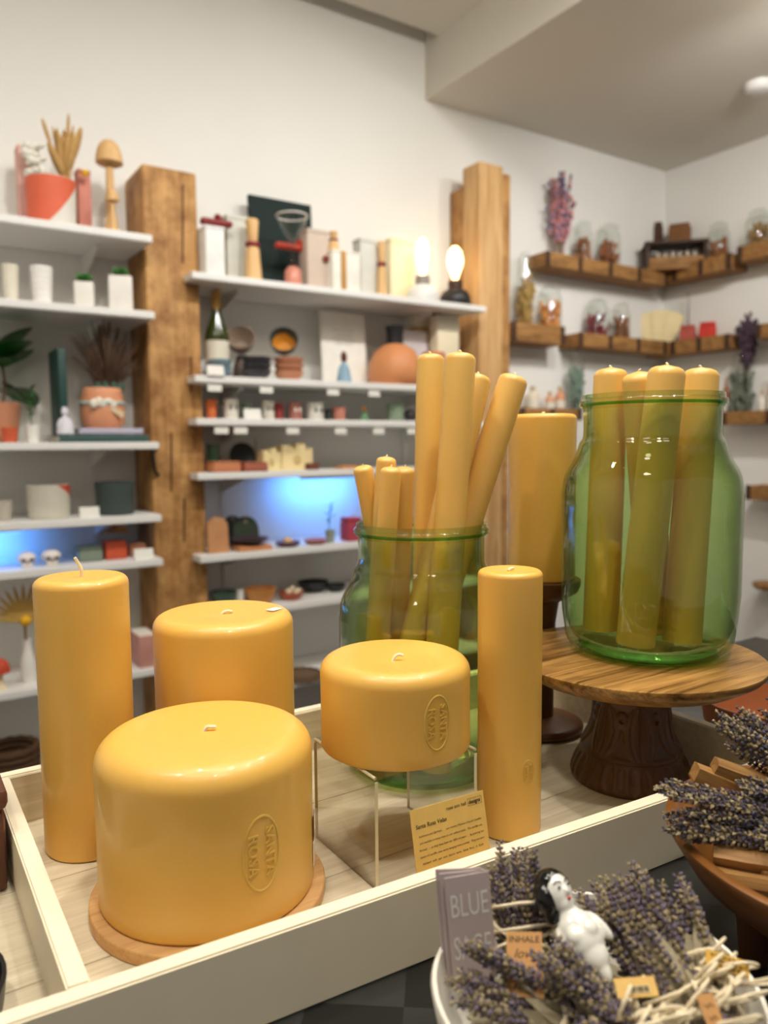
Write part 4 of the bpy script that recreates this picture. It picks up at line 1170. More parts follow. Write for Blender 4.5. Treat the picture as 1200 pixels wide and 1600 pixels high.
planter(0.487, 2.600, 1.877, 0.141, 0.146, 'planter', 'coral and white two-tone planter of dried flowers on the top left shelf', 'planter', None, ca=(222, 104, 72), cb=(226, 222, 212))
easel_board(0.429, 2.690, 1.877, 0.045, 0.260, 'gift_box', 'pale pink box with a black side, left of the coral planter', 'box', None, rgb=(224, 176, 164), d=0.06, lean=0)
easel_board(0.595, 2.660, 1.877, 0.040, 0.211, 'gift_box', 'rose pink upright box tucked beside the coral planter', 'box', None, rgb=(206, 134, 118), d=0.05, lean=0)
mushroom(0.666, 2.600, 1.877, 0.085, 0.304, 'wooden_mushroom', 'tall carved wooden mushroom on the top left shelf', 'ornament', None, rgb=(226, 186, 128))
mushroom(0.658, 2.550, 1.877, 0.042, 0.136, 'wooden_mushroom', 'little wooden mushroom at the foot of the tall one', 'ornament', None, rgb=(222, 170, 100))
spray(0.530, 2.600, 1.985, 0.131, 0.243, 'dried_bouquet', 'dried grass bouquet rising from the coral planter', 'dried flowers', None, kind='pampas')
blob_bunch(0.441, 2.610, 1.985, 0.074, 0.140, 'dried_bouquet', 'white baby breath cluster in the coral planter', 'dried flowers', None, rgb=(236, 232, 220))
pot(0.360, 2.600, 1.637, 0.049, 0.120, 'ceramic_pot', 'ribbed cream pot at the far left of the second shelf', 'pot', None, rgb=(226, 218, 200), ribs=9, cover=True)
pot(0.448, 2.600, 1.637, 0.067, 0.126, 'ceramic_pot', 'white knobbly lidded pot on the second left shelf', 'pot', None, rgb=(238, 234, 228), ribs=7, cover=True)
cubepot(0.573, 2.600, 1.637, 0.069, 0.090, 'succulent_pot', 'white square pot with a small green succulent', 'plant pot', None, rgb=(228, 224, 214))
cubepot(0.681, 2.580, 1.637, 0.085, 0.116, 'succulent_pot', 'larger white square pot with a succulent next to the timber post', 'plant pot', None, rgb=(232, 226, 218))
pot(0.316, 2.650, 1.219, 0.125, 0.123, 'terracotta_pot', 'terracotta pot holding the broad-leaved green plant', 'pot', None, rgb=(196, 134, 100))
bigleaf(0.327, 2.650, 1.335, 0.157, 0.237, 'leafy_plant', 'broad-leaved green plant at the left edge of the third shelf', 'plant', None)
pot(0.330, 2.550, 1.219, 0.047, 0.045, 'clay_pot', 'small orange-red pot in front of the terracotta pot', 'pot', None, rgb=(206, 92, 58))
sprig(0.394, 2.550, 1.219, 0.050, 0.177, 'potted_sprig', 'thin green sprig in a small white pot', 'plant', None, rgb=(236, 234, 226))
book(0.490, 2.640, 1.219, 0.023, 0.292, 'book', 'dark green book standing upright on the third left shelf', 'book', None, rgb=(30, 66, 60), upright=True)
book(0.597, 2.600, 1.219, 0.272, 0.021, 'book', 'wide dark teal book lying under the magazines', 'book', None, rgb=(62, 92, 88))
book(0.619, 2.600, 1.244, 0.194, 0.018, 'magazine', 'glossy patterned magazine lying on the teal book', 'magazine', None, rgb=(190, 186, 206))
pot(0.615, 2.600, 1.260, 0.138, 0.133, 'peach_pot', 'round peach pot tied with a pale ribbon and shells', 'pot', None, rgb=(218, 150, 110), ribbon=True)
spray(0.640, 2.620, 1.355, 0.226, 0.258, 'dried_grass', 'dark brown dried grasses in the peach pot', 'dried grass', None, kind='dark')
figure_bust(0.489, 2.550, 1.244, 0.052, 0.085, 'shell_ornament', 'little white and lilac ornament left of the peach pot', 'ornament', None, rgb=(222, 220, 228))
pot(0.306, 2.600, 0.981, 0.059, 0.060, 'stone_pot', 'speckled stone pot at the far left of the fourth shelf', 'pot', None, rgb=(184, 176, 162))
pot(0.439, 2.600, 0.981, 0.129, 0.106, 'ceramic_planter', 'grey-cream planter with a red corner', 'planter', None, rgb=(206, 200, 184), taper=0.95, corner=(196, 74, 44))
pot(0.644, 2.600, 0.981, 0.126, 0.108, 'ceramic_planter', 'charcoal green planter on the fourth left shelf', 'planter', None, rgb=(62, 74, 70), taper=0.92)
tent(0.543, 2.520, 0.981, 0.059, 0.031, 'price_card', 'blank white price card between the grey and charcoal planters', 'card', None)
figure_skull(0.362, 2.570, 0.835, 0.055, 0.048, 'skull_candle', 'white skull-shaped ornament nearest the left edge', 'ornament', None, rgb=(236, 226, 220))
figure_skull(0.433, 2.570, 0.835, 0.059, 0.050, 'skull_candle', 'white skull-shaped ornament right of its twin', 'ornament', None, rgb=(232, 222, 214))
cubejar(0.553, 2.600, 0.835, 0.074, 0.048, 'ceramic_cube', 'sage green cube jar on the fifth left shelf', 'jar', None, rgb=(122, 134, 118))
cubejar(0.634, 2.600, 0.835, 0.069, 0.059, 'ceramic_cube', 'brick red cube jar with a wooden wedge on top', 'jar', None, rgb=(196, 82, 50))
wedge(0.638, 2.600, 0.923, 0.073, 0.019, 'wooden_wedge', 'brown wooden wedge resting on the red cube jar', 'ornament', None, rgb=(176, 116, 52))
cubejar(0.713, 2.630, 0.835, 0.056, 0.043, 'ceramic_cube', 'peach cube jar beside the timber post', 'jar', None, rgb=(200, 138, 106))
tent(0.708, 2.520, 0.835, 0.062, 0.031, 'price_card', 'blank white price card in front of the peach cube jar', 'card', None)
vase(0.354, 2.580, 0.470, 0.047, 0.134, 'bud_vase', 'white bud vase behind the tall narrow candle', 'vase', None, rgb=(236, 232, 224))
fanleaf(0.350, 2.580, 0.575, 0.091, 0.222, 'dried_fan_leaf', 'dried fan palm leaf with yellow billy balls in the bud vase', 'dried flowers', None)
mushroom(0.270, 2.550, 0.470, 0.060, 0.094, 'toadstool', 'red-capped toadstool ornament at the left edge', 'ornament', None, rgb=(196, 72, 40), stem=(232, 214, 180))
book(0.716, 2.600, 0.470, 0.064, 0.107, 'book', 'dusty pink book standing beside the timber post', 'book', None, rgb=(196, 140, 128), upright=True)
basket(0.288, 2.550, 0.100, 0.152, 0.195, 'woven_basket', 'dark woven basket low behind the tray corner', 'basket', None, rgb=(84, 58, 36))
easel_board(0.986, 2.570, 1.780, 0.068, 0.163, 'gift_carton', 'white carton at the left end of the top middle shelf', 'box', None, rgb=(238, 236, 232), d=0.09, lean=0)
propeller(1.006, 2.560, 1.953, 0.111, 0.010, 'wooden_crossbar', 'dark red wooden crossbar on the white carton', 'ornament', None, rgb=(128, 34, 32))
easel_board(1.103, 2.630, 1.780, 0.086, 0.234, 'gift_carton', 'pale grey tall carton behind the wooden peg', 'box', None, rgb=(206, 206, 194), d=0.06, lean=0)
peg(1.133, 2.550, 1.780, 0.065, 0.212, 'wooden_peg', 'pale wooden peg figure with a red band', 'ornament', None, rgb=(222, 174, 106))
easel_board(1.333, 2.720, 1.780, 0.261, 0.359, 'chalk_board', 'black-green square board leaning at the back of the top shelf', 'board', None, rgb=(22, 38, 36), d=0.02, lean=3)
goblet(1.294, 2.560, 1.780, 0.115, 0.250, 'glass_goblet', 'pink-footed glass goblet in front of the black board', 'glass', None, rgb=(214, 140, 120))
propeller(1.342, 2.615, 1.925, 0.178, 0.071, 'wooden_crossbar', 'red wooden crossbar behind the goblet', 'ornament', None, rgb=(186, 58, 38))
easel_board(1.403, 2.600, 1.780, 0.091, 0.221, 'gift_carton', 'taupe carton right of the goblet', 'box', None, rgb=(206, 188, 172), d=0.07, lean=0)
easel_board(1.498, 2.560, 1.780, 0.120, 0.145, 'gift_carton', 'white carton in the middle of the top shelf with a tan strap', 'box', None, rgb=(240, 236, 224), d=0.08, lean=0, strap=(190, 140, 70))
propeller(1.497, 2.560, 1.885, 0.153, 0.068, 'wooden_crossbar', 'dark red crossbar on the strapped carton', 'ornament', None, rgb=(130, 48, 34))
peg(1.466, 2.560, 1.925, 0.046, 0.075, 'wooden_peg', 'two-pronged wooden peg on the strapped carton', 'ornament', None, rgb=(214, 168, 96))
easel_board(1.644, 2.610, 1.780, 0.094, 0.223, 'gift_carton', 'pale grey carton right of the strapped carton', 'box', None, rgb=(214, 212, 202), d=0.06, lean=0)
peg(1.681, 2.560, 1.780, 0.044, 0.212, 'wooden_peg', 'tan wooden peg right of the grey carton', 'ornament', None, rgb=(208, 160, 92))
easel_board(1.845, 2.680, 1.780, 0.114, 0.266, 'gift_carton', 'cream carton left of the glowing bulbs', 'box', None, rgb=(240, 226, 190), d=0.05, lean=0)
bulb_lamp(1.886, 2.570, 1.780, 0.131, 0.257, 'bulb_lamp', 'white ceramic lamp with a glowing elongated bulb', 'lamp', None, rgb=(236, 234, 230), bulb='long')
bulb_lamp(2.055, 2.570, 1.780, 0.133, 0.244, 'bulb_lamp', 'black lamp with a glowing round bulb beside the stepped post', 'lamp', None, rgb=(36, 34, 36), bulb='round')
winebottle(1.024, 2.630, 1.441, 0.066, 0.308, 'wine_bottle', 'green wine bottle with a cream label next to the post', 'bottle', None)
bowl(1.005, 2.560, 1.441, 0.080, 0.051, 'blue_bowl', 'lower of two stacked grey-blue bowls before the wine bottle', 'bowl', 'stacked grey-blue bowls', rgb=(112, 136, 150), fixh=0.034)
bowl(1.006, 2.560, 1.467, 0.080, 0.049, 'blue_bowl', 'upper of two stacked grey-blue bowls before the wine bottle', 'bowl', 'stacked grey-blue bowls', rgb=(124, 148, 160), fixh=0.034)
tent(0.964, 2.500, 1.441, 0.059, 0.034, 'price_card', 'blank white price card in front of the blue bowls', 'card', None)
bowl(1.137, 2.660, 1.520, 0.103, 0.099, 'tilted_bowl', 'taupe bowl tipped on its side on the second shelf', 'bowl', None, rgb=(150, 130, 112), tilt=58, fixh=0.07)
bowl(1.137, 2.670, 1.441, 0.080, 0.093, 'plinth_bowl', 'upturned brown bowl under the tipped taupe bowl', 'bowl', None, rgb=(96, 80, 72), flip=True)
bowl(1.143, 2.560, 1.441, 0.106, 0.074, 'charcoal_bowl', 'bottom of three stacked charcoal bowls', 'bowl', 'stacked charcoal bowls', rgb=(70, 68, 72), fixh=0.032)
bowl(1.143, 2.560, 1.463, 0.106, 0.052, 'charcoal_bowl', 'middle of three stacked charcoal bowls', 'bowl', 'stacked charcoal bowls', rgb=(70, 68, 72), fixh=0.032)
bowl(1.143, 2.560, 1.485, 0.106, 0.030, 'charcoal_bowl', 'top of three stacked charcoal bowls', 'bowl', 'stacked charcoal bowls', rgb=(70, 68, 72), fixh=0.032)
bowl(1.290, 2.620, 1.520, 0.106, 0.105, 'tilted_bowl', 'dark green bowl tipped to show its ochre inside', 'bowl', None, rgb=(58, 72, 66), inner=(206, 140, 48), tilt=62, fixh=0.07)
bowl(1.275, 2.570, 1.441, 0.111, 0.082, 'terracotta_bowl', 'bottom of three stacked terracotta bowls', 'bowl', 'stacked terracotta bowls', rgb=(216, 150, 114), fixh=0.034)
bowl(1.275, 2.570, 1.465, 0.111, 0.058, 'terracotta_bowl', 'middle of three stacked terracotta bowls', 'bowl', 'stacked terracotta bowls', rgb=(216, 150, 114), fixh=0.034)
bowl(1.275, 2.570, 1.489, 0.111, 0.034, 'terracotta_bowl', 'top of three stacked terracotta bowls', 'bowl', 'stacked terracotta bowls', rgb=(216, 150, 114), fixh=0.034)
poster(1.580, 2.680, 1.441, 0.209, 0.295, 'framed_poster', 'white printed poster standing at the back of the second shelf', 'poster', None)
figure_bust(1.504, 2.560, 1.441, 0.058, 0.120, 'figurine', 'small blue and brown figurine before the white poster', 'figurine', None, rgb=(140, 170, 190), head=(96, 48, 40))
moonvase(1.768, 2.600, 1.441, 0.215, 0.239, 'moon_vase', 'round terracotta vase with a black neck', 'vase', None, rgb=(214, 142, 92))
poster(1.913, 2.655, 1.441, 0.136, 0.242, 'framed_card', 'small grey card behind the round terracotta vase', 'card', None, small=True)
goldbox(2.008, 2.720, 1.441, 0.141, 0.328, 'gold_carton', 'gold and cream carton on the second shelf near the stepped post', 'box', None, rgb=(206, 170, 90))
goldbox(2.043, 2.630, 1.441, 0.115, 0.302, 'gold_carton', 'cream carton beside the gold one', 'box', None, rgb=(228, 216, 186))
pot(1.943, 2.570, 1.441, 0.099, 0.150, 'peach_vase', 'low peach vase just behind the tall tapers', 'vase', None, rgb=(220, 150, 112), cover=True)
pot(0.984, 2.600, 1.298, 0.041, 0.068, 'votive_cup', 'orange votive cup at the left end of the narrow shelf', 'cup', None, rgb=(214, 110, 58))
mug(1.058, 2.600, 1.298, 0.056, 0.072, 'face_mug', 'white mug with a dark printed face', 'mug', None, rgb=(232, 226, 214), spot=True)
pot(1.129, 2.630, 1.298, 0.040, 0.061, 'votive_cup', 'sage votive cup behind the price card', 'cup', None, rgb=(120, 138, 116))
tent(1.104, 2.520, 1.298, 0.063, 0.033, 'price_card', 'blank white price card on the narrow third shelf', 'card', None)
mug(1.203, 2.600, 1.298, 0.048, 0.068, 'face_mug', 'second white mug with a dark face', 'mug', None, rgb=(230, 222, 208), spot=True)
pot(1.246, 2.600, 1.298, 0.036, 0.062, 'votive_cup', 'dark red votive cup beside the second white mug', 'cup', None, rgb=(140, 50, 48))
mug(1.312, 2.600, 1.298, 0.057, 0.066, 'face_mug', 'dusty red mug with a pale face', 'mug', None, rgb=(170, 110, 100), spot=True)
mug(1.397, 2.600, 1.298, 0.072, 0.066, 'face_mug', 'largest white mug with a black face on the narrow shelf', 'mug', None, rgb=(230, 226, 216), spot=True)
pot(1.457, 2.600, 1.298, 0.029, 0.043, 'votive_cup', 'small black-green votive cup', 'cup', None, rgb=(44, 58, 52))
pot(1.501, 2.600, 1.298, 0.059, 0.053, 'votive_cup', 'pink clay votive cup on the narrow shelf', 'cup', None, rgb=(196, 128, 110))
figure_bust(1.618, 2.600, 1.298, 0.039, 0.061, 'figurine', 'tiny orange and green figurine on the narrow shelf', 'figurine', None, rgb=(110, 150, 110), head=(220, 140, 50))
pot(1.766, 2.600, 1.298, 0.082, 0.080, 'sage_canister', 'sage green ribbed canister on the narrow shelf', 'canister', None, rgb=(128, 144, 122), ribs=0, cover=True)
figure_skull(1.842, 2.600, 1.298, 0.054, 0.050, 'skull_ornament', 'small black and white skull ornament', 'ornament', None, rgb=(60, 58, 60))
cubejar(1.006, 2.560, 1.113, 0.101, 0.037, 'clay_brick_box', 'low terracotta box at the left of the fourth shelf', 'box', None, rgb=(196, 126, 86))
pot(1.012, 2.670, 1.113, 0.045, 0.098, 'green_cup', 'sage green cup behind the low terracotta box', 'cup', None, rgb=(96, 140, 112))
plate(1.114, 2.650, 1.113, 0.091, 0.102, 'round_plate', 'black round plate standing upright', 'plate', None, rgb=(26, 36, 36))
cubejar(1.111, 2.550, 1.113, 0.089, 0.033, 'clay_brick_box', 'red-brown low box in front of the black plate', 'box', None, rgb=(170, 98, 76))
spray(1.156, 2.620, 1.113, 0.028, 0.125, 'twig', 'single dried twig behind the red-brown box', 'twig', None, kind='twig')
castle(1.190, 2.580, 1.113, 0.071, 0.083, 'cream_block', 'smaller notched cream wooden block', 'block', None, rgb=(232, 212, 158))
castle(1.297, 2.590, 1.113, 0.129, 0.101, 'cream_block', 'larger notched cream wooden block', 'block', None, rgb=(236, 214, 160))
cubejar(1.352, 2.550, 1.113, 0.045, 0.024, 'slate_tile', 'dark brown small dish right of the cream blocks', 'dish', None, rgb=(110, 62, 44))
cubejar(1.505, 2.550, 1.113, 0.075, 0.011, 'clay_tile', 'orange clay tile lying at the right of the fourth shelf', 'tile', None, rgb=(216, 150, 90))
arch(0.977, 2.550, 0.830, 0.074, 0.126, 'arched_board', 'arched wooden board at the left of the fifth shelf', 'board', None, rgb=(190, 136, 92))
arch(1.083, 2.670, 0.830, 0.065, 0.116, 'arched_board', 'dark grey arched board leaning behind', 'board', None, rgb=(52, 56, 54))
arch(1.116, 2.630, 0.830, 0.101, 0.114, 'arched_board', 'green-black wide arched board', 'board', None, rgb=(48, 58, 44))
plate_flat(1.102, 2.560, 0.855, 0.134, 0.016, 'slate_dish', 'dark plum oval dish on the clay slab', 'dish', None, rgb=(60, 44, 48))
cubejar(1.107, 2.560, 0.830, 0.125, 0.018, 'clay_slab', 'flat orange clay slab under the plum dish', 'slab', None, rgb=(206, 140, 90))
plate_flat(1.253, 2.560, 0.830, 0.098, 0.018, 'plum_dish', 'shallow plum dish with a pale shell', 'dish', None, rgb=(96, 66, 76), ball=(216, 176, 130))
plate_flat(1.370, 2.560, 0.830, 0.095, 0.009, 'clay_dish', 'shallow red clay dish on the fifth shelf', 'dish', None, rgb=(168, 104, 84))
sprig(1.438, 2.570, 0.830, 0.047, 0.157, 'potted_sprig', 'grey-green sprig in a small pot under the blue light', 'plant', None, rgb=(140, 150, 130))
cubejar(1.532, 2.570, 0.830, 0.065, 0.092, 'raspberry_box', 'raspberry red lidded box near the left jar', 'box', None, rgb=(168, 60, 76))
bowl(1.007, 2.590, 0.625, 0.099, 0.058, 'green_bowl', 'dark green bowl on the lowest visible shelf', 'bowl', None, rgb=(66, 84, 72))
mug(1.072, 2.600, 0.625, 0.037, 0.056, 'white_ring', 'white ring ornament beside the dark green bowl', 'ornament', None, rgb=(226, 222, 214), spot=False)
bowl(1.147, 2.580, 0.625, 0.119, 0.056, 'amber_bowl', 'amber and red bowl on the lowest visible shelf', 'bowl', None, rgb=(206, 140, 70))
fruitbowl(1.272, 2.580, 0.625, 0.095, 0.049, 'shell_bowl', 'red dish heaped with pale shells', 'bowl', None, rgb=(176, 84, 50))
bowl(1.413, 2.670, 0.625, 0.123, 0.041, 'black_bowl', 'black bowl behind the dish of shells', 'bowl', None, rgb=(40, 44, 46))
bowl(1.489, 2.620, 0.625, 0.082, 0.027, 'black_bowl', 'small black bowl at the edge of the left jar', 'bowl', None, rgb=(30, 32, 36))
basket(1.298, 2.550, 0.330, 0.164, 0.011, 'woven_basket', 'brown woven basket low behind the candles', 'basket', None, rgb=(112, 88, 66))
spray(2.846, 2.732, 2.055, 0.152, 0.496, 'dried_bouquet', 'pink and violet dried bouquet on the corner shelf', 'dried flowers', None, kind='pink')
gjar(3.001, 2.732, 2.055, 0.088, 0.256, 'storage_jar', 'glass jar of brown bark pieces next to the dried bouquet', 'jar', None, rgb=(150, 96, 58))
gjar(3.193, 2.732, 2.055, 0.116, 0.272, 'storage_jar', 'taller glass jar of cinnamon-coloured sticks', 'jar', None, rgb=(160, 96, 54))
crate(3.644, 2.732, 2.110, 0.279, 0.198, 'wooden_crate', 'dark wooden crate in the shelf corner', 'crate', None, rgb=(70, 46, 28))
logblock(3.658, 2.812, 2.262, 0.088, 0.156, 'bark_block', 'dark bark block on the corner crate', 'block', None, rgb=(74, 50, 32))
logblock(3.658, 2.650, 2.262, 0.111, 0.110, 'bark_block', 'lighter brown bark block on the corner crate', 'block', None, rgb=(124, 82, 46))
gjar(3.658, 2.417, 2.075, 0.104, 0.254, 'storage_jar', 'glass jar of brown pieces right of the crate', 'jar', None, rgb=(150, 92, 48))
gjar(3.658, 2.206, 2.100, 0.116, 0.239, 'storage_jar', 'large glass jar on the shelf at the right edge', 'jar', None, rgb=(150, 116, 66))
gjar(2.607, 2.732, 1.720, 0.074, 0.394, 'storage_jar', 'tall glass jar of straw-coloured grass by the stepped post', 'jar', None, rgb=(170, 138, 76))
gjar(2.774, 2.732, 1.720, 0.116, 0.251, 'storage_jar', 'glass jar of orange pieces on the small wooden shelf', 'jar', None, rgb=(222, 150, 76))
gjar(3.110, 2.732, 1.695, 0.116, 0.247, 'storage_jar', 'wide glass jar of dark red petals on the lower corner shelf', 'jar', None, rgb=(128, 40, 48))
gjar(3.300, 2.732, 1.695, 0.091, 0.246, 'storage_jar', 'slim glass jar of brown sticks beside the red petals', 'jar', None, rgb=(140, 88, 50))
fanpaper(3.614, 2.732, 1.730, 0.265, 0.192, 'paper_fan', 'fan of cream paper sheets in the lower shelf corner', 'paper fan', None)
spray(3.658, 2.587, 1.690, 0.050, 0.335, 'incense_bundle', 'dark incense sticks standing behind the paper fan', 'incense', None, kind='twig')
logblock(3.658, 2.585, 1.690, 0.081, 0.140, 'red_packet', 'dull red packet right of the paper fan', 'packet', None, rgb=(178, 84, 70))
logblock(3.658, 2.467, 1.690, 0.083, 0.141, 'red_packet', 'bright red packet at the end of the lower corner shelf', 'packet', None, rgb=(196, 56, 44))
spray(3.658, 2.245, 1.500, 0.136, 0.354, 'dried_lavender', 'dark purple dried lavender bunch near the right edge', 'dried flowers', None, kind='purple')
gjar(3.658, 2.270, 1.310, 0.110, 0.361, 'glass_vase', 'tall clear glass vase under the purple lavender', 'vase', None, rgb=(120, 124, 110))
bottle_small(3.658, 2.352, 1.310, 0.040, 0.224, 'amber_bottle', 'small amber bottle left of the clear vase', 'bottle', None, rgb=(170, 100, 56))
bottle_small(3.658, 2.097, 1.310, 0.056, 0.250, 'amber_bottle', 'orange bottle at the right edge of the photo', 'bottle', None, rgb=(206, 132, 70))
bottle_small(3.658, 2.158, 1.310, 0.037, 0.146, 'white_bottle', 'small white bottle right of the clear vase', 'bottle', None, rgb=(226, 220, 210))
bottle_small(2.664, 2.732, 1.360, 0.066, 0.120, 'cream_bottle', 'cream bottle on the shelf left of the right jar', 'bottle', None, rgb=(222, 208, 184))
bottle_small(2.779, 2.732, 1.360, 0.049, 0.099, 'peach_bottle', 'peach bottle on the shelf behind the pillar candle', 'bottle', None, rgb=(216, 160, 124))
bottle_small(2.850, 2.732, 1.360, 0.050, 0.126, 'peach_bottle', 'taller peach bottle on the shelf left of the right jar', 'bottle', None, rgb=(212, 146, 104))
gjar(2.965, 2.732, 1.360, 0.074, 0.334, 'glass_vase', 'tall clear glass vase above the pillar candle', 'vase', None, rgb=(130, 148, 134))

# ================================================================== bowls of dried bundles in the foreground
M_CERAMIC = plain('matte_white_clay', (232, 228, 218), 0.6, 0.06, 50, bump=.25)
M_LAV = plain('lavender_floret', (112, 102, 116), 0.8, 0.35, 700, 0.2)
M_LAVG = plain('lavender_calyx', (156, 142, 116), 0.85, 0.3, 500, 0.2)
M_LAVD = plain('lavender_dark_floret', (84, 78, 92), 0.8, 0.35, 700, 0.2)
M_STEM = plain('dry_stem', (140, 128, 84), 0.8, 0.2, 300, 0.2)
M_SAGE = plain('sage_leaf', (158, 148, 124), 0.85, 0.25, 160, 0.2, bump=.4)
M_TWINE = plain('cotton_twine', (234, 220, 190), 0.85, 0.12, 900, 0.2, bump=.4)
M_PALO = wood('palo_santo', (104, 70, 34), (182, 138, 82), (12, 150, 150), 0.6, contrast=(.3, .7), bump=.3)
M_OLIVEWOOD = wood('olive_wood_bowl', (82, 48, 18), (142, 92, 40), (10, 10, 40), 0.34, contrast=(.3, .7), bump=.1)
M_KRAFT = plain('kraft_paper', (178, 134, 86), 0.8, 0.1, 200, 0.2)
M_GOLD = plain('gold_foil_tag', (198, 156, 58), 0.4, 0.12, 200, 0.5)
M_MAUVE = plain('mauve_card', (206, 190, 191), 0.65, 0.04, 60, 0.3)
M_BLACKGLAZE = plain('black_glaze', (14, 13, 14), 0.1, 0.1, 40, 0.6)

def wobble(vf, amp, freq, seed):
    rnd = random.Random(seed); ph = [rnd.uniform(0, 6.28) for _ in range(4)]
    out = []
    for x, y, z in vf[0]:
        a = math.atan2(y, x); s = 1 + amp * (math.sin(2 * a + ph[0]) + .6 * math.sin(3 * a + ph[1]) + .4 * math.sin(freq * a + ph[2]))
        out.append((x * s, y * s, z * (1 + amp * .6 * math.sin(3 * a + ph[3]))))
    return out, vf[1]

BWX, BWY = 0.288, 0.247
t = thing('white_bowl', 'hand-formed white clay bowl of lavender bundles at the bottom right', 'bowl', (BWX, BWY, TABLE_Z))
mk('bowl_body', wobble(lathe([(0, 0), (0.045, 0), (0.058, .005), (0.070, .018), (0.078, .036), (0.0825, .060), (0.0815, .0620), (0.0795, .0618), (0.0785, .058), (0.0745, .037), (0.066, .020), (0.052, .009), (0, .006)], 72), .012, 5, 4), M_CERAMIC, t, angle=60)

# loose sage leaves that fill the bowl
rnd = random.Random(12)
lf = MB()
for i in range(260):
    a = rnd.uniform(0, 6.28); q = .066 * math.sqrt(rnd.random())
    zz = rnd.uniform(.880, .914)
    if zz < .893: q *= .78
    v, f = leafmesh(rnd.uniform(.018, .032), rnd.uniform(.006, .011), rnd.uniform(-.3, .4), 4)
    lf.add((v, f), Matrix.Translation((BWX + q * math.cos(a) * .82, BWY + q * math.sin(a) * .82, zz)) @ Matrix.Rotation(rnd.uniform(0, 6.28), 4, 'Z') @ Matrix.Rotation(rnd.uniform(-.4, .4), 4, 'X'))
o = lf.build('loose_sage_leaves', M_SAGE)
tag(o, 'loose dry grey-green sage leaves filling the white bowl', 'leaves'); o['kind'] = 'stuff'

OCT_F = [(0, 2, 4), (2, 1, 4), (1, 3, 4), (3, 0, 4), (2, 0, 5), (1, 2, 5), (3, 1, 5), (0, 3, 5)]
def floret(mb, p, d, s, rnd):
    """a small pointed bud at p growing along d"""
    d = d.normalized(); a = d.cross(Vector((rnd.uniform(-1, 1), rnd.uniform(-1, 1), rnd.uniform(-1, 1))))
    if a.length < 1e-3: a = Vector((1, 0, 0))
    a.normalize(); b = d.cross(a); w = s * .36
    m = p + d * s * .45
    mb.add(([m + a * w, m - a * w, m + b * w, m - b * w, p + d * s, p], OCT_F))

def loop(t, pts, r=.0008, name='twine'):
    mk(name, tube(spline(pts, 6), r, 6), M_TWINE, t)

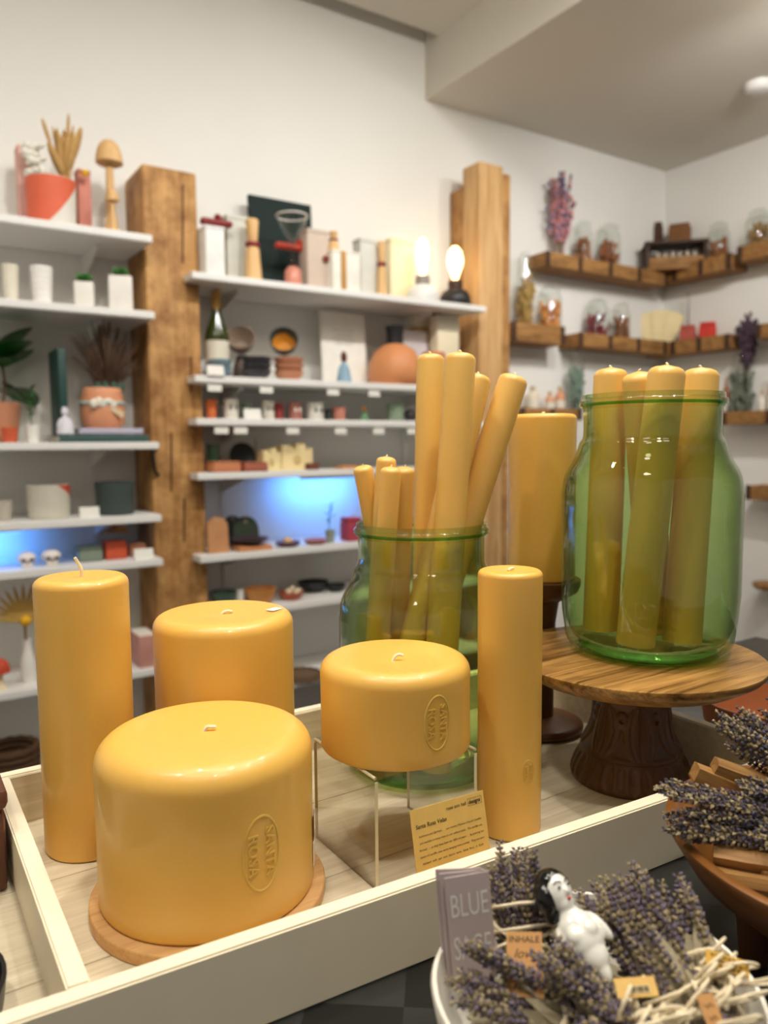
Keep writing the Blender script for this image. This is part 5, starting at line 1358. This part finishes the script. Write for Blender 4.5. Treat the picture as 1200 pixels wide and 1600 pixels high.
def bundle(label, base, tip, n=14, spread=.018, head=.45, wraps=(), bow=None, group='lavender smudge bundles in the white bowl', seed=1, sage=True, dark=False, thick=.010, fl=.0041):
    base = Vector(base); tip = Vector(tip); ax = tip - base; L = ax.length; d = ax.normalized()
    t = thing('lavender_bundle', label, 'lavender bundle', base, 0, group)
    rnd = random.Random(seed)
    u = d.cross(Vector((0, 0, 1))); u.normalize(); w = u.cross(d)
    st = MB(); f1 = MB(); f2 = MB()
    for i in range(n):
        a = rnd.uniform(0, 6.28); q = math.sqrt(rnd.random())
        b0 = (u * math.cos(a) + w * math.sin(a)) * thick * q
        e = rnd.uniform(.80, 1.04)
        t0 = ax * e + (u * math.cos(a) + w * math.sin(a)) * (thick * q * .5 + spread * q)
        mid = (b0 + t0) * .5 + (u * rnd.uniform(-1, 1) + w * rnd.uniform(-1, 1)) * .002
        pts = spline([b0, mid, t0], 6)
        st.add(tube(pts, .0006, 4))
        hl = L * head * rnd.uniform(.8, 1.15); dv = (pts[-1] - pts[-4]).normalized()
        nw = max(4, int(hl / .0030))
        for k in range(nw):
            u_ = k / nw
            c = pts[-1] - dv * hl * u_
            m = 4 if k else 2
            for j in range(m):
                an = 6.283 * j / m + k * 1.1 + rnd.uniform(-.3, .3)
                side = (u * math.cos(an) + w * math.sin(an))
                g = rnd.random()
                floret(f1 if g < .58 else f2, c + side * .0005, side * rnd.uniform(.7, 1.1) + dv * rnd.uniform(.5, 1.0), fl * rnd.uniform(.75, 1.2) * (1 - .25 * (1 - u_) * (k < 2)), rnd)
    st.build('stems', M_STEM, t)
    o = f1.build('flower_heads', M_LAVD if dark else M_LAV, t, smooth=False); o['kind'] = 'stuff'
    o = f2.build('dry_calyxes', M_LAVG, t, smooth=False); o['kind'] = 'stuff'
    if sage:
        for i in range(11):
            a = 6.283 * i / 11
            v, f = leafmesh(L * .62 * rnd.uniform(.85, 1.1), .011, 0, 6)
            M = Matrix((u * math.cos(a) + w * math.sin(a), d, (u * math.cos(a) + w * math.sin(a)).cross(d))).transposed()
            rr = thick * 1.08
            off = (u * math.cos(a) + w * math.sin(a)) * rr
            side = d.cross(u * math.cos(a) + w * math.sin(a))
            M = Matrix((side, d, u * math.cos(a) + w * math.sin(a))).transposed().to_4x4()
            mk('sage_leaf', ([tuple(M @ Vector(p) + off) for p in v], f), M_SAGE, t)
    for k, (s, sl) in enumerate(wraps):
        c = ax * s; rr = thick * 1.55
        ring = [c + (u * math.cos(i * .3927) + w * math.sin(i * .3927)) * (rr * rnd.uniform(.97, 1.06)) + d * (sl * math.sin(i * .3927)) for i in range(16)]
        mk('twine_wrap', tube(ring, .0011, 6, True), M_TWINE, t)
    if bow is not None:
        s, dirv, size = bow
        c = ax * s + Vector(dirv).normalized() * thick * 1.65
        n_ = Vector(dirv).normalized(); p1 = d.cross(n_).normalized()
        for sg in (-1, 1):
            loop(t, [c, c + p1 * sg * size * .6 + n_ * .004 + d * size * .25, c + p1 * sg * size * 1.1 + n_ * .003, c + p1 * sg * size * .6 + n_ * .001 - d * size * .22, c], .0009, 'bow_loop')
            loop(t, [c, c + p1 * sg * size * .5 - d * size * .5 + n_ * .003, c + p1 * sg * size * .7 - d * size * 1.0 - n_ * .001], .0009, 'twine_end')
        mk('knot', ellipsoid(.0022, .0022, .0022, 8, 6), M_TWINE, t, tuple(c))
    return t

CAMV = Vector((-.6, -.55, .58))
bundle('upright lavender bundle with crossed twine behind the porcelain doll', (.279, .283, .886), (.289, .3055, .969), 22, .012, .52, [(.38, .006), (.45, -.006), (.55, .007), (.62, -.005), (.70, .006)], (.42, CAMV, .013), seed=2, thick=.0115)
bundle('lavender bundle poking out over the left rim of the white bowl', (.279, .236, .908), (.224, .278, .942), 16, .013, .62, [(.30, .004), (.36, -.003)], None, seed=3, thick=.009)
bundle('lavender bundle lying below the porcelain doll', (.285, .213, .916), (.261, .258, .952), 16, .011, .62, [(.22, .003), (.28, -.002)], (.18, CAMV, .012), seed=4, thick=.008)
bundle('biggest lavender bundle, fanning up right of the porcelain doll', (.312, .199, .914), (.3225, .268, .964), 26, .016, .66, [(.24, .003), (.30, -.003)], (.22, CAMV, .014), seed=5, thick=.011)
bundle('lavender bundle with a torn sage stub along the right rim', (.329, .204, .914), (.3525, .2475, .961), 14, .008, .5, [(.30, .004), (.36, -.004), (.42, .003)], (.34, CAMV, .016), seed=6, thick=.009)
bundle('lavender bundle at the bottom right corner of the white bowl', (.337, .216, .908), (.296, .188, .938), 13, .010, .5, [(.28, .003), (.36, -.003), (.5, .003)], (.40, CAMV, .017), seed=7, thick=.010)
bundle('twine-heaped lavender bundle at the bottom edge of the photo', (.300, .190, .912), (.252, .232, .934), 14, .010, .45, [(.25, .004), (.33, -.004), (.42, .004), (.50, -.003)], (.36, CAMV, .019), seed=8, thick=.010)

# loose loops of twine
def twine_heap(label, c, n, s, seed):
    t = thing('cotton_twine', label, 'twine', c, 0, 'loose twine on the bundles')
    rnd = random.Random(seed)
    for i in range(n):
        a = rnd.uniform(-.6, .6); p = Vector((rnd.uniform(-1, 1), rnd.uniform(-1, 1), 0)) * s * .4
        e = Vector((math.cos(a), -math.sin(a), 0)); g = Vector((-.5, -.5, .7))
        loop(t, [p, p + e * s * .4 + g * s * rnd.uniform(.3, .6), p + e * s * .8 + g * s * rnd.uniform(.3, .7), p + e * s * rnd.uniform(.8, 1.2) + g * s * .1, p + e * s * .5 - g * s * .1, p + e * s * .1], .0009, 'twine_loop')
twine_heap('heap of pale twine loops at the bottom centre of the white bowl', (.270, .212, .938), 10, .025, 1)
twine_heap('tangle of pale twine loops by the gold tag', (.318, .206, .942), 8, .024, 2)
twine_heap('pale twine loops near the bottom right rim', (.302, .193, .943), 7, .022, 3)

# tags
def oriented(name, label, cat, o, u, v, w, h, group=None):
    """flat card with its centre at o, reading direction u, down direction v; local x right, z up, -y out of the face"""
    u = Vector(u).normalized(); v = Vector(v); v = (v - u * v.dot(u)).normalized(); nrm = u.cross(-v)
    t = thing(name, label, cat, o, 0, group)
    M = Matrix((u, nrm.cross(u) * 0 - (u.cross(-v)) , -v)).transposed()
    t.rotation_euler = M.to_euler()
    return t
t = oriented('kraft_tag', 'kraft paper tag lettered INHALE love EXHALE hate', 'tag', (.2565, .2655, .9405), (.011, -.0115, .002), (-.010, -.017, -.011), .017, .030)
_pp = mk('paper', box(.018, .0005, .031), M_KRAFT, t, (0, 0, -.0155))
card_text(_pp, [('INHALE', 0, .0115, .0046, .00005, 0, 'CENTER'), ('love', 0, .0045, .0066, 0, .35, 'CENTER'), ('EXHALE', 0, -.0030, .0046, .00005, 0, 'CENTER'), ('hate', 0, -.0100, .0066, 0, .35, 'CENTER')], M_INK, .0004, -.0155)
t = oriented('gold_tag', 'gold foil tag with a barcode lying on the lavender', 'tag', (.2805, .2170, .9480), (.0155, -.010, .001), (-.0045, -.008, -.006), .018, .008)
mk('foil', box(.019, .0005, .0085), M_GOLD, t, (0, 0, -.00425))
mk('barcode_patch', box(.010, .0003, .0034), paint(206, 186, 140), t, (.001, -.0004, -.0028))
for i in range(9): mk('bar', box(.0004 + .0002 * (i % 3), .0002, .0024), M_INK, t, (-.003 + .001 * i, -.0007, -.0023))
t = oriented('gold_tag', 'gold foil tag punched with dark dots near the right rim', 'tag', (.3265, .2005, .9510), (.010, -.010, -.003), (-.006, -.007, -.007), .016, .012)
mk('foil', box(.020, .0005, .0075), M_GOLD, t, (0, 0, -.00375))
for i in range(7):
    for j in range(3): mk('printed_dot', ellipsoid(.0007, .0002, .0007, 6, 4), M_INK, t, (-.007 + .002 * i + .001 * (j % 2), -.0004, -.002 + .002 * j))
t = oriented('kraft_tag', 'kraft paper tag with curly script at the bottom edge', 'tag', (.2960, .1880, .9460), (.006, -.004, .001), (-.006, -.008, -.006), .008, .016)
mk('paper', box(.0075, .0005, .018), M_KRAFT, t, (0, 0, -.009))
for i in range(3): mk('script_line', tube(spline([(-.002 + .0013 * k, -.0005, .004 - .005 * i + .0008 * (-1) ** k) for k in range(4)], 4), .00018, 4), M_INK, t)

# BLUE SAGE cards
for i, (dx, dy, rz, lab) in enumerate(((0, 0, -24, 'front mauve card lettered BLUE SAGE standing in the white bowl'), (-.0020, .0022, -31, 'middle mauve card of the BLUE SAGE stack'), (-.0034, .0042, -37, 'rear mauve card of the BLUE SAGE stack'))):
    t = thing('printed_card', lab, 'card', (.2525 + dx, .2985 + dy, .913), 0, 'BLUE SAGE cards', rot=(R(-4), R(-4), R(rz)))
    _cs = mk('card_stock', box(.0245, .0006, .058 + .001 * i), M_MAUVE, t)
    if i == 0:
        for wd, z in (('BLUE', .0415), ('SAGE', .0185)):
            v, f = text_mesh(wd, .0125, 0, 'CENTER', 0)
            xs = [p[0] for p in v]; k = .0205 / (max(xs) - min(xs))
            mk('lettering', ([(a * k, -.0005, b * 1.45 + z) for a, b, _ in v], f), paint(252, 248, 244), _cs, smooth=False)

# ------------------------------------------------------------------ porcelain doll
def doll():
    zax = (Vector((.2875, .2790, .9655)) - Vector((.2865, .2430, .9375))).normalized()
    fr = Vector((-.35, -.42, .62)); fr = (fr - zax * fr.dot(zax)).normalized()
    xa = zax.cross(fr)
    t = thing('porcelain_doll', 'white porcelain half-doll with painted face and black hair lying in the bowl', 'figurine', (.2868, .2405, .9365))
    M = Matrix((xa, -fr, zax)).transposed()      # local x: right, -y: front, z: towards the head
    t.rotation_euler = M.to_euler()
    mb = MB()
    E = lambda rx, ry, rz, c, rot=None: mb.add(ellipsoid(rx, ry, rz, 20, 14), Matrix.Translation(c) @ (rot or Matrix.Identity(4)))
    E(.0042, .0042, .0080, (.001, .001, .004)); E(.0080, .0062, .0095, (.0005, .0005, .0110)); E(.0112, .0072, .0100, (0, 0, .0185)); E(.0096, .0062, .0070, (0, .0002, .0255))
    E(.0068, .0052, .0058, (0, .0002, .0292))
    for s in (-1, 1):
        E(.0046, .0038, .0046, (s * .0042, -.0042, .0205))
        E(.0032, .0034, .0090, (s * .0112, .0005, .0200), Matrix.Rotation(s * R(-16), 4, 'Y'))
    E(.0042, .0042, .0080, (0, .0002, .0330))
    hd = Matrix.Translation((0, 0, .0430)) @ Matrix.Rotation(R(24), 4, 'Z') @ Matrix.Rotation(R(10), 4, 'X')
    mb.add(ellipsoid(.0082, .0086, .0104, 24, 18), hd)
    mb.add(ellipsoid(.0058, .0055, .0055, 16, 12, (0, -.0022, -.0058)), hd)
    mb.add(ellipsoid(.0012, .0018, .0022, 10, 8, (0, -.0085, -.0015)), hd)
    tmp = mb.build('tmp', M_PORCELAIN)
    md = tmp.modifiers.new('r', 'REMESH'); md.mode = 'VOXEL'; md.voxel_size = .00062; md.use_smooth_shade = True
    sm = tmp.modifiers.new('s', 'SMOOTH'); sm.factor = .6; sm.iterations = 14
    dg = bpy.context.evaluated_depsgraph_get()
    me = bpy.data.meshes.new_from_object(tmp.evaluated_get(dg))
    bpy.data.objects.remove(tmp)
    for p in me.polygons: p.use_smooth = True
    me.materials.clear()
    mk('body', me, M_PORCELAIN, t)
    hr = MB()
    for c, r in (((0, .0022, .0040), (.0092, .0088, .0088)), ((-.0078, .0020, -.0010), (.0044, .0066, .0085)), ((.0072, .0030, -.0008), (.0032, .0058, .0075)), ((0, .0065, -.0040), (.0085, .0050, .0085)), ((-.0066, .0035, -.0085), (.0040, .0048, .0050))):
        hr.add(ellipsoid(*r, 18, 12, c), hd)
    hr.build('hair', M_BLACKGLAZE, t)
    fc = lambda nm, vf, m: mk(nm, ([tuple(hd @ Vector(p)) for p in vf[0]], vf[1]), m, t)
    ink = paint(34, 28, 30, .2)
    for s in (-1, 1):
        fc('eye', ellipsoid(.0011, .0005, .0006, 10, 8, (s * .0032, -.0082, .0012)), ink)
        fc('eyebrow', tube(spline([(s * .0012, -.0087, .0030), (s * .0032, -.0083, .0042), (s * .0052, -.0069, .0034)], 5), .00032, 5), ink)
    lip = paint(196, 58, 42, .2)
    fc('lips', ellipsoid(.0013, .0007, .0008, 10, 8, (0, -.0082, -.0050)), lip)
doll()

# ------------------------------------------------------------------ wooden bowl of palo santo
OWX, OWY = 0.502, 0.221
t = thing('wooden_bowl', 'footed olive-wood bowl of lavender and wood sticks at the right edge', 'bowl', (OWX, OWY, TABLE_Z))
mk('bowl_body', wobble(lathe([(0, .022), (0.040, .023), (0.075, .038), (0.100, .058), (0.1150, .0820), (0.1150, .0850), (0.1110, .0862), (0.1070, .0840), (0.094, .062), (0.070, .044), (0.038, .031), (0, .029)], 80), .006, 4, 9), M_OLIVEWOOD, t, angle=60)
for a in (139, 259, 19):
    mk('foot', lathe([(0, 0), (.0085, 0), (.0120, .034), (0, .034)], 16), M_CARVED, t, (.062 * math.cos(R(a)), .062 * math.sin(R(a)), 0))

def stick(label, p, q, w=.011, th=.008, seed=0, tw=0.0):
    p = Vector(p); q = Vector(q); L = (q - p).length; rnd = random.Random(seed)
    t = thing('wood_stick', label, 'wood stick', p, 0, 'palo santo sticks in the wooden bowl', rot=((q - p).to_track_quat('X', 'Z') @ Matrix.Rotation(tw, 3, 'X').to_quaternion()).to_euler())
    n = 6; v = []; f = []
    for i in range(n + 1):
        u = i / n
        for a, b in ((-1, -1), (1, -1), (1.0, .7), (.2, 1), (-1, .8)):
            v.append((u * L, a * w / 2 * (1 + rnd.uniform(-.12, .12)), b * th / 2 * (1 + rnd.uniform(-.15, .15))))
    for i in range(n):
        for k in range(5): f.append((i * 5 + k, i * 5 + (k + 1) % 5, (i + 1) * 5 + (k + 1) % 5, (i + 1) * 5 + k))
    f += [(4, 3, 2, 1, 0), tuple(n * 5 + k for k in range(5))]
    mk('split_wood', (v, f), M_PALO, t, smooth=False)
    mk('bark_edge', ([(a, b * 1.0, c - .0009) for a, b, c in v if False] or [(0, -w * .5, -th * .62), (L, -w * .5, -th * .62), (L, w * .5, -th * .62), (0, w * .5, -th * .62), (0, -w * .5, -th * .5), (L, -w * .5, -th * .5), (L, w * .5, -th * .5), (0, w * .5, -th * .5)],
       [(3, 2, 1, 0), (4, 5, 6, 7), (0, 1, 5, 4), (1, 2, 6, 5), (2, 3, 7, 6), (3, 0, 4, 7)]), paint(116, 76, 40, .8), t, smooth=False)
sticks = [((.432, .292, .988), (.496, .236, .952), .013, .010, 'upper stick pointing at the cake stand, left of the lavender'),
          ((.440, .283, .993), (.512, .230, .962), .010, .008, 'stick lying over the upper stick under the lavender'),
          ((.421, .283, .968), (.490, .215, .950), .013, .009, 'reddish stick in the middle of the wooden bowl'),
          ((.431, .280, .976), (.502, .225, .955), .010, .009, 'short stick with a square end beside the reddish one'),
          ((.4085, .262, .953), (.468, .176, .953), .012, .007, 'long pale stick along the front rim of the wooden bowl'),
          ((.400, .254, .946), (.462, .170, .945), .013, .007, 'darker stick under the pale front one'),
          ((.428, .252, .960), (.502, .190, .958), .011, .008, 'stick half covered by the nearer lavender'),
          ((.452, .240, .972), (.520, .190, .966), .012, .009, 'stick on top of the pile near the right edge'),
          ((.470, .215, .962), (.545, .240, .955), .012, .009, 'crosswise stick at the back of the pile'),
          ((.455, .290, .955), (.540, .250, .950), .012, .009, 'stick at the far side of the wooden bowl'),
          ((.480, .180, .950), (.560, .200, .948), .012, .009, 'stick at the near right of the wooden bowl'),
          ((.420, .240, .945), (.520, .180, .940), .014, .009, 'stick lying deepest at the front of the wooden bowl'),
          ((.430, .270, .945), (.530, .220, .938), .014, .009, 'stick lying deepest in the middle of the wooden bowl')]
for i, (p, q, w, th, lab) in enumerate(sticks): stick(lab, p, q, w, th, i, .3 * math.sin(i * 2.1))
GB = 'lavender bundles in the wooden bowl'
bundle('dark lavender bundle reaching left over the wooden bowl rim', (.474, .212, .962), (.3935, .2945, .974), 15, .012, .66, [(.20, .003), (.26, -.003)], None, GB, 21, sage=False, dark=True, thick=.008)
bundle('dark lavender bundle rising towards the cake stand', (.492, .226, .966), (.4645, .298, 1.012), 15, .014, .66, [(.30, .003), (.36, -.003)], (.30, CAMV, .012), GB, 22, sage=False, dark=True, thick=.008)
bundle('dark lavender bundle standing at the right edge of the photo', (.500, .215, .964), (.492, .284, 1.018), 12, .012, .62, [(.28, .003)], None, GB, 23, sage=False, dark=True, thick=.007)
bundle('dark lavender bundle in the middle of the wooden bowl', (.492, .196, .966), (.440, .268, .978), 13, .012, .60, [(.22, .003)], None, GB, 24, sage=False, dark=True, thick=.008)
bundle('dark lavender bundle tied with twine at the lower right edge', (.486, .178, .958), (.424, .246, .960), 12, .010, .55, [(.28, .003), (.33, -.003), (.38, .003)], None, GB, 25, sage=False, dark=True, thick=.008)
t = oriented('gold_tag', 'small gold tag on the lavender in the wooden bowl', 'tag', (.4285, .2200, .9680), (.008, -.009, .002), (-.006, -.006, -.006), .012, .010)
mk('foil', box(.012, .0005, .010), M_GOLD, t, (0, 0, -.005))
mk('barcode_patch', box(.006, .0003, .004), paint(220, 206, 160), t, (0, -.0004, -.002))
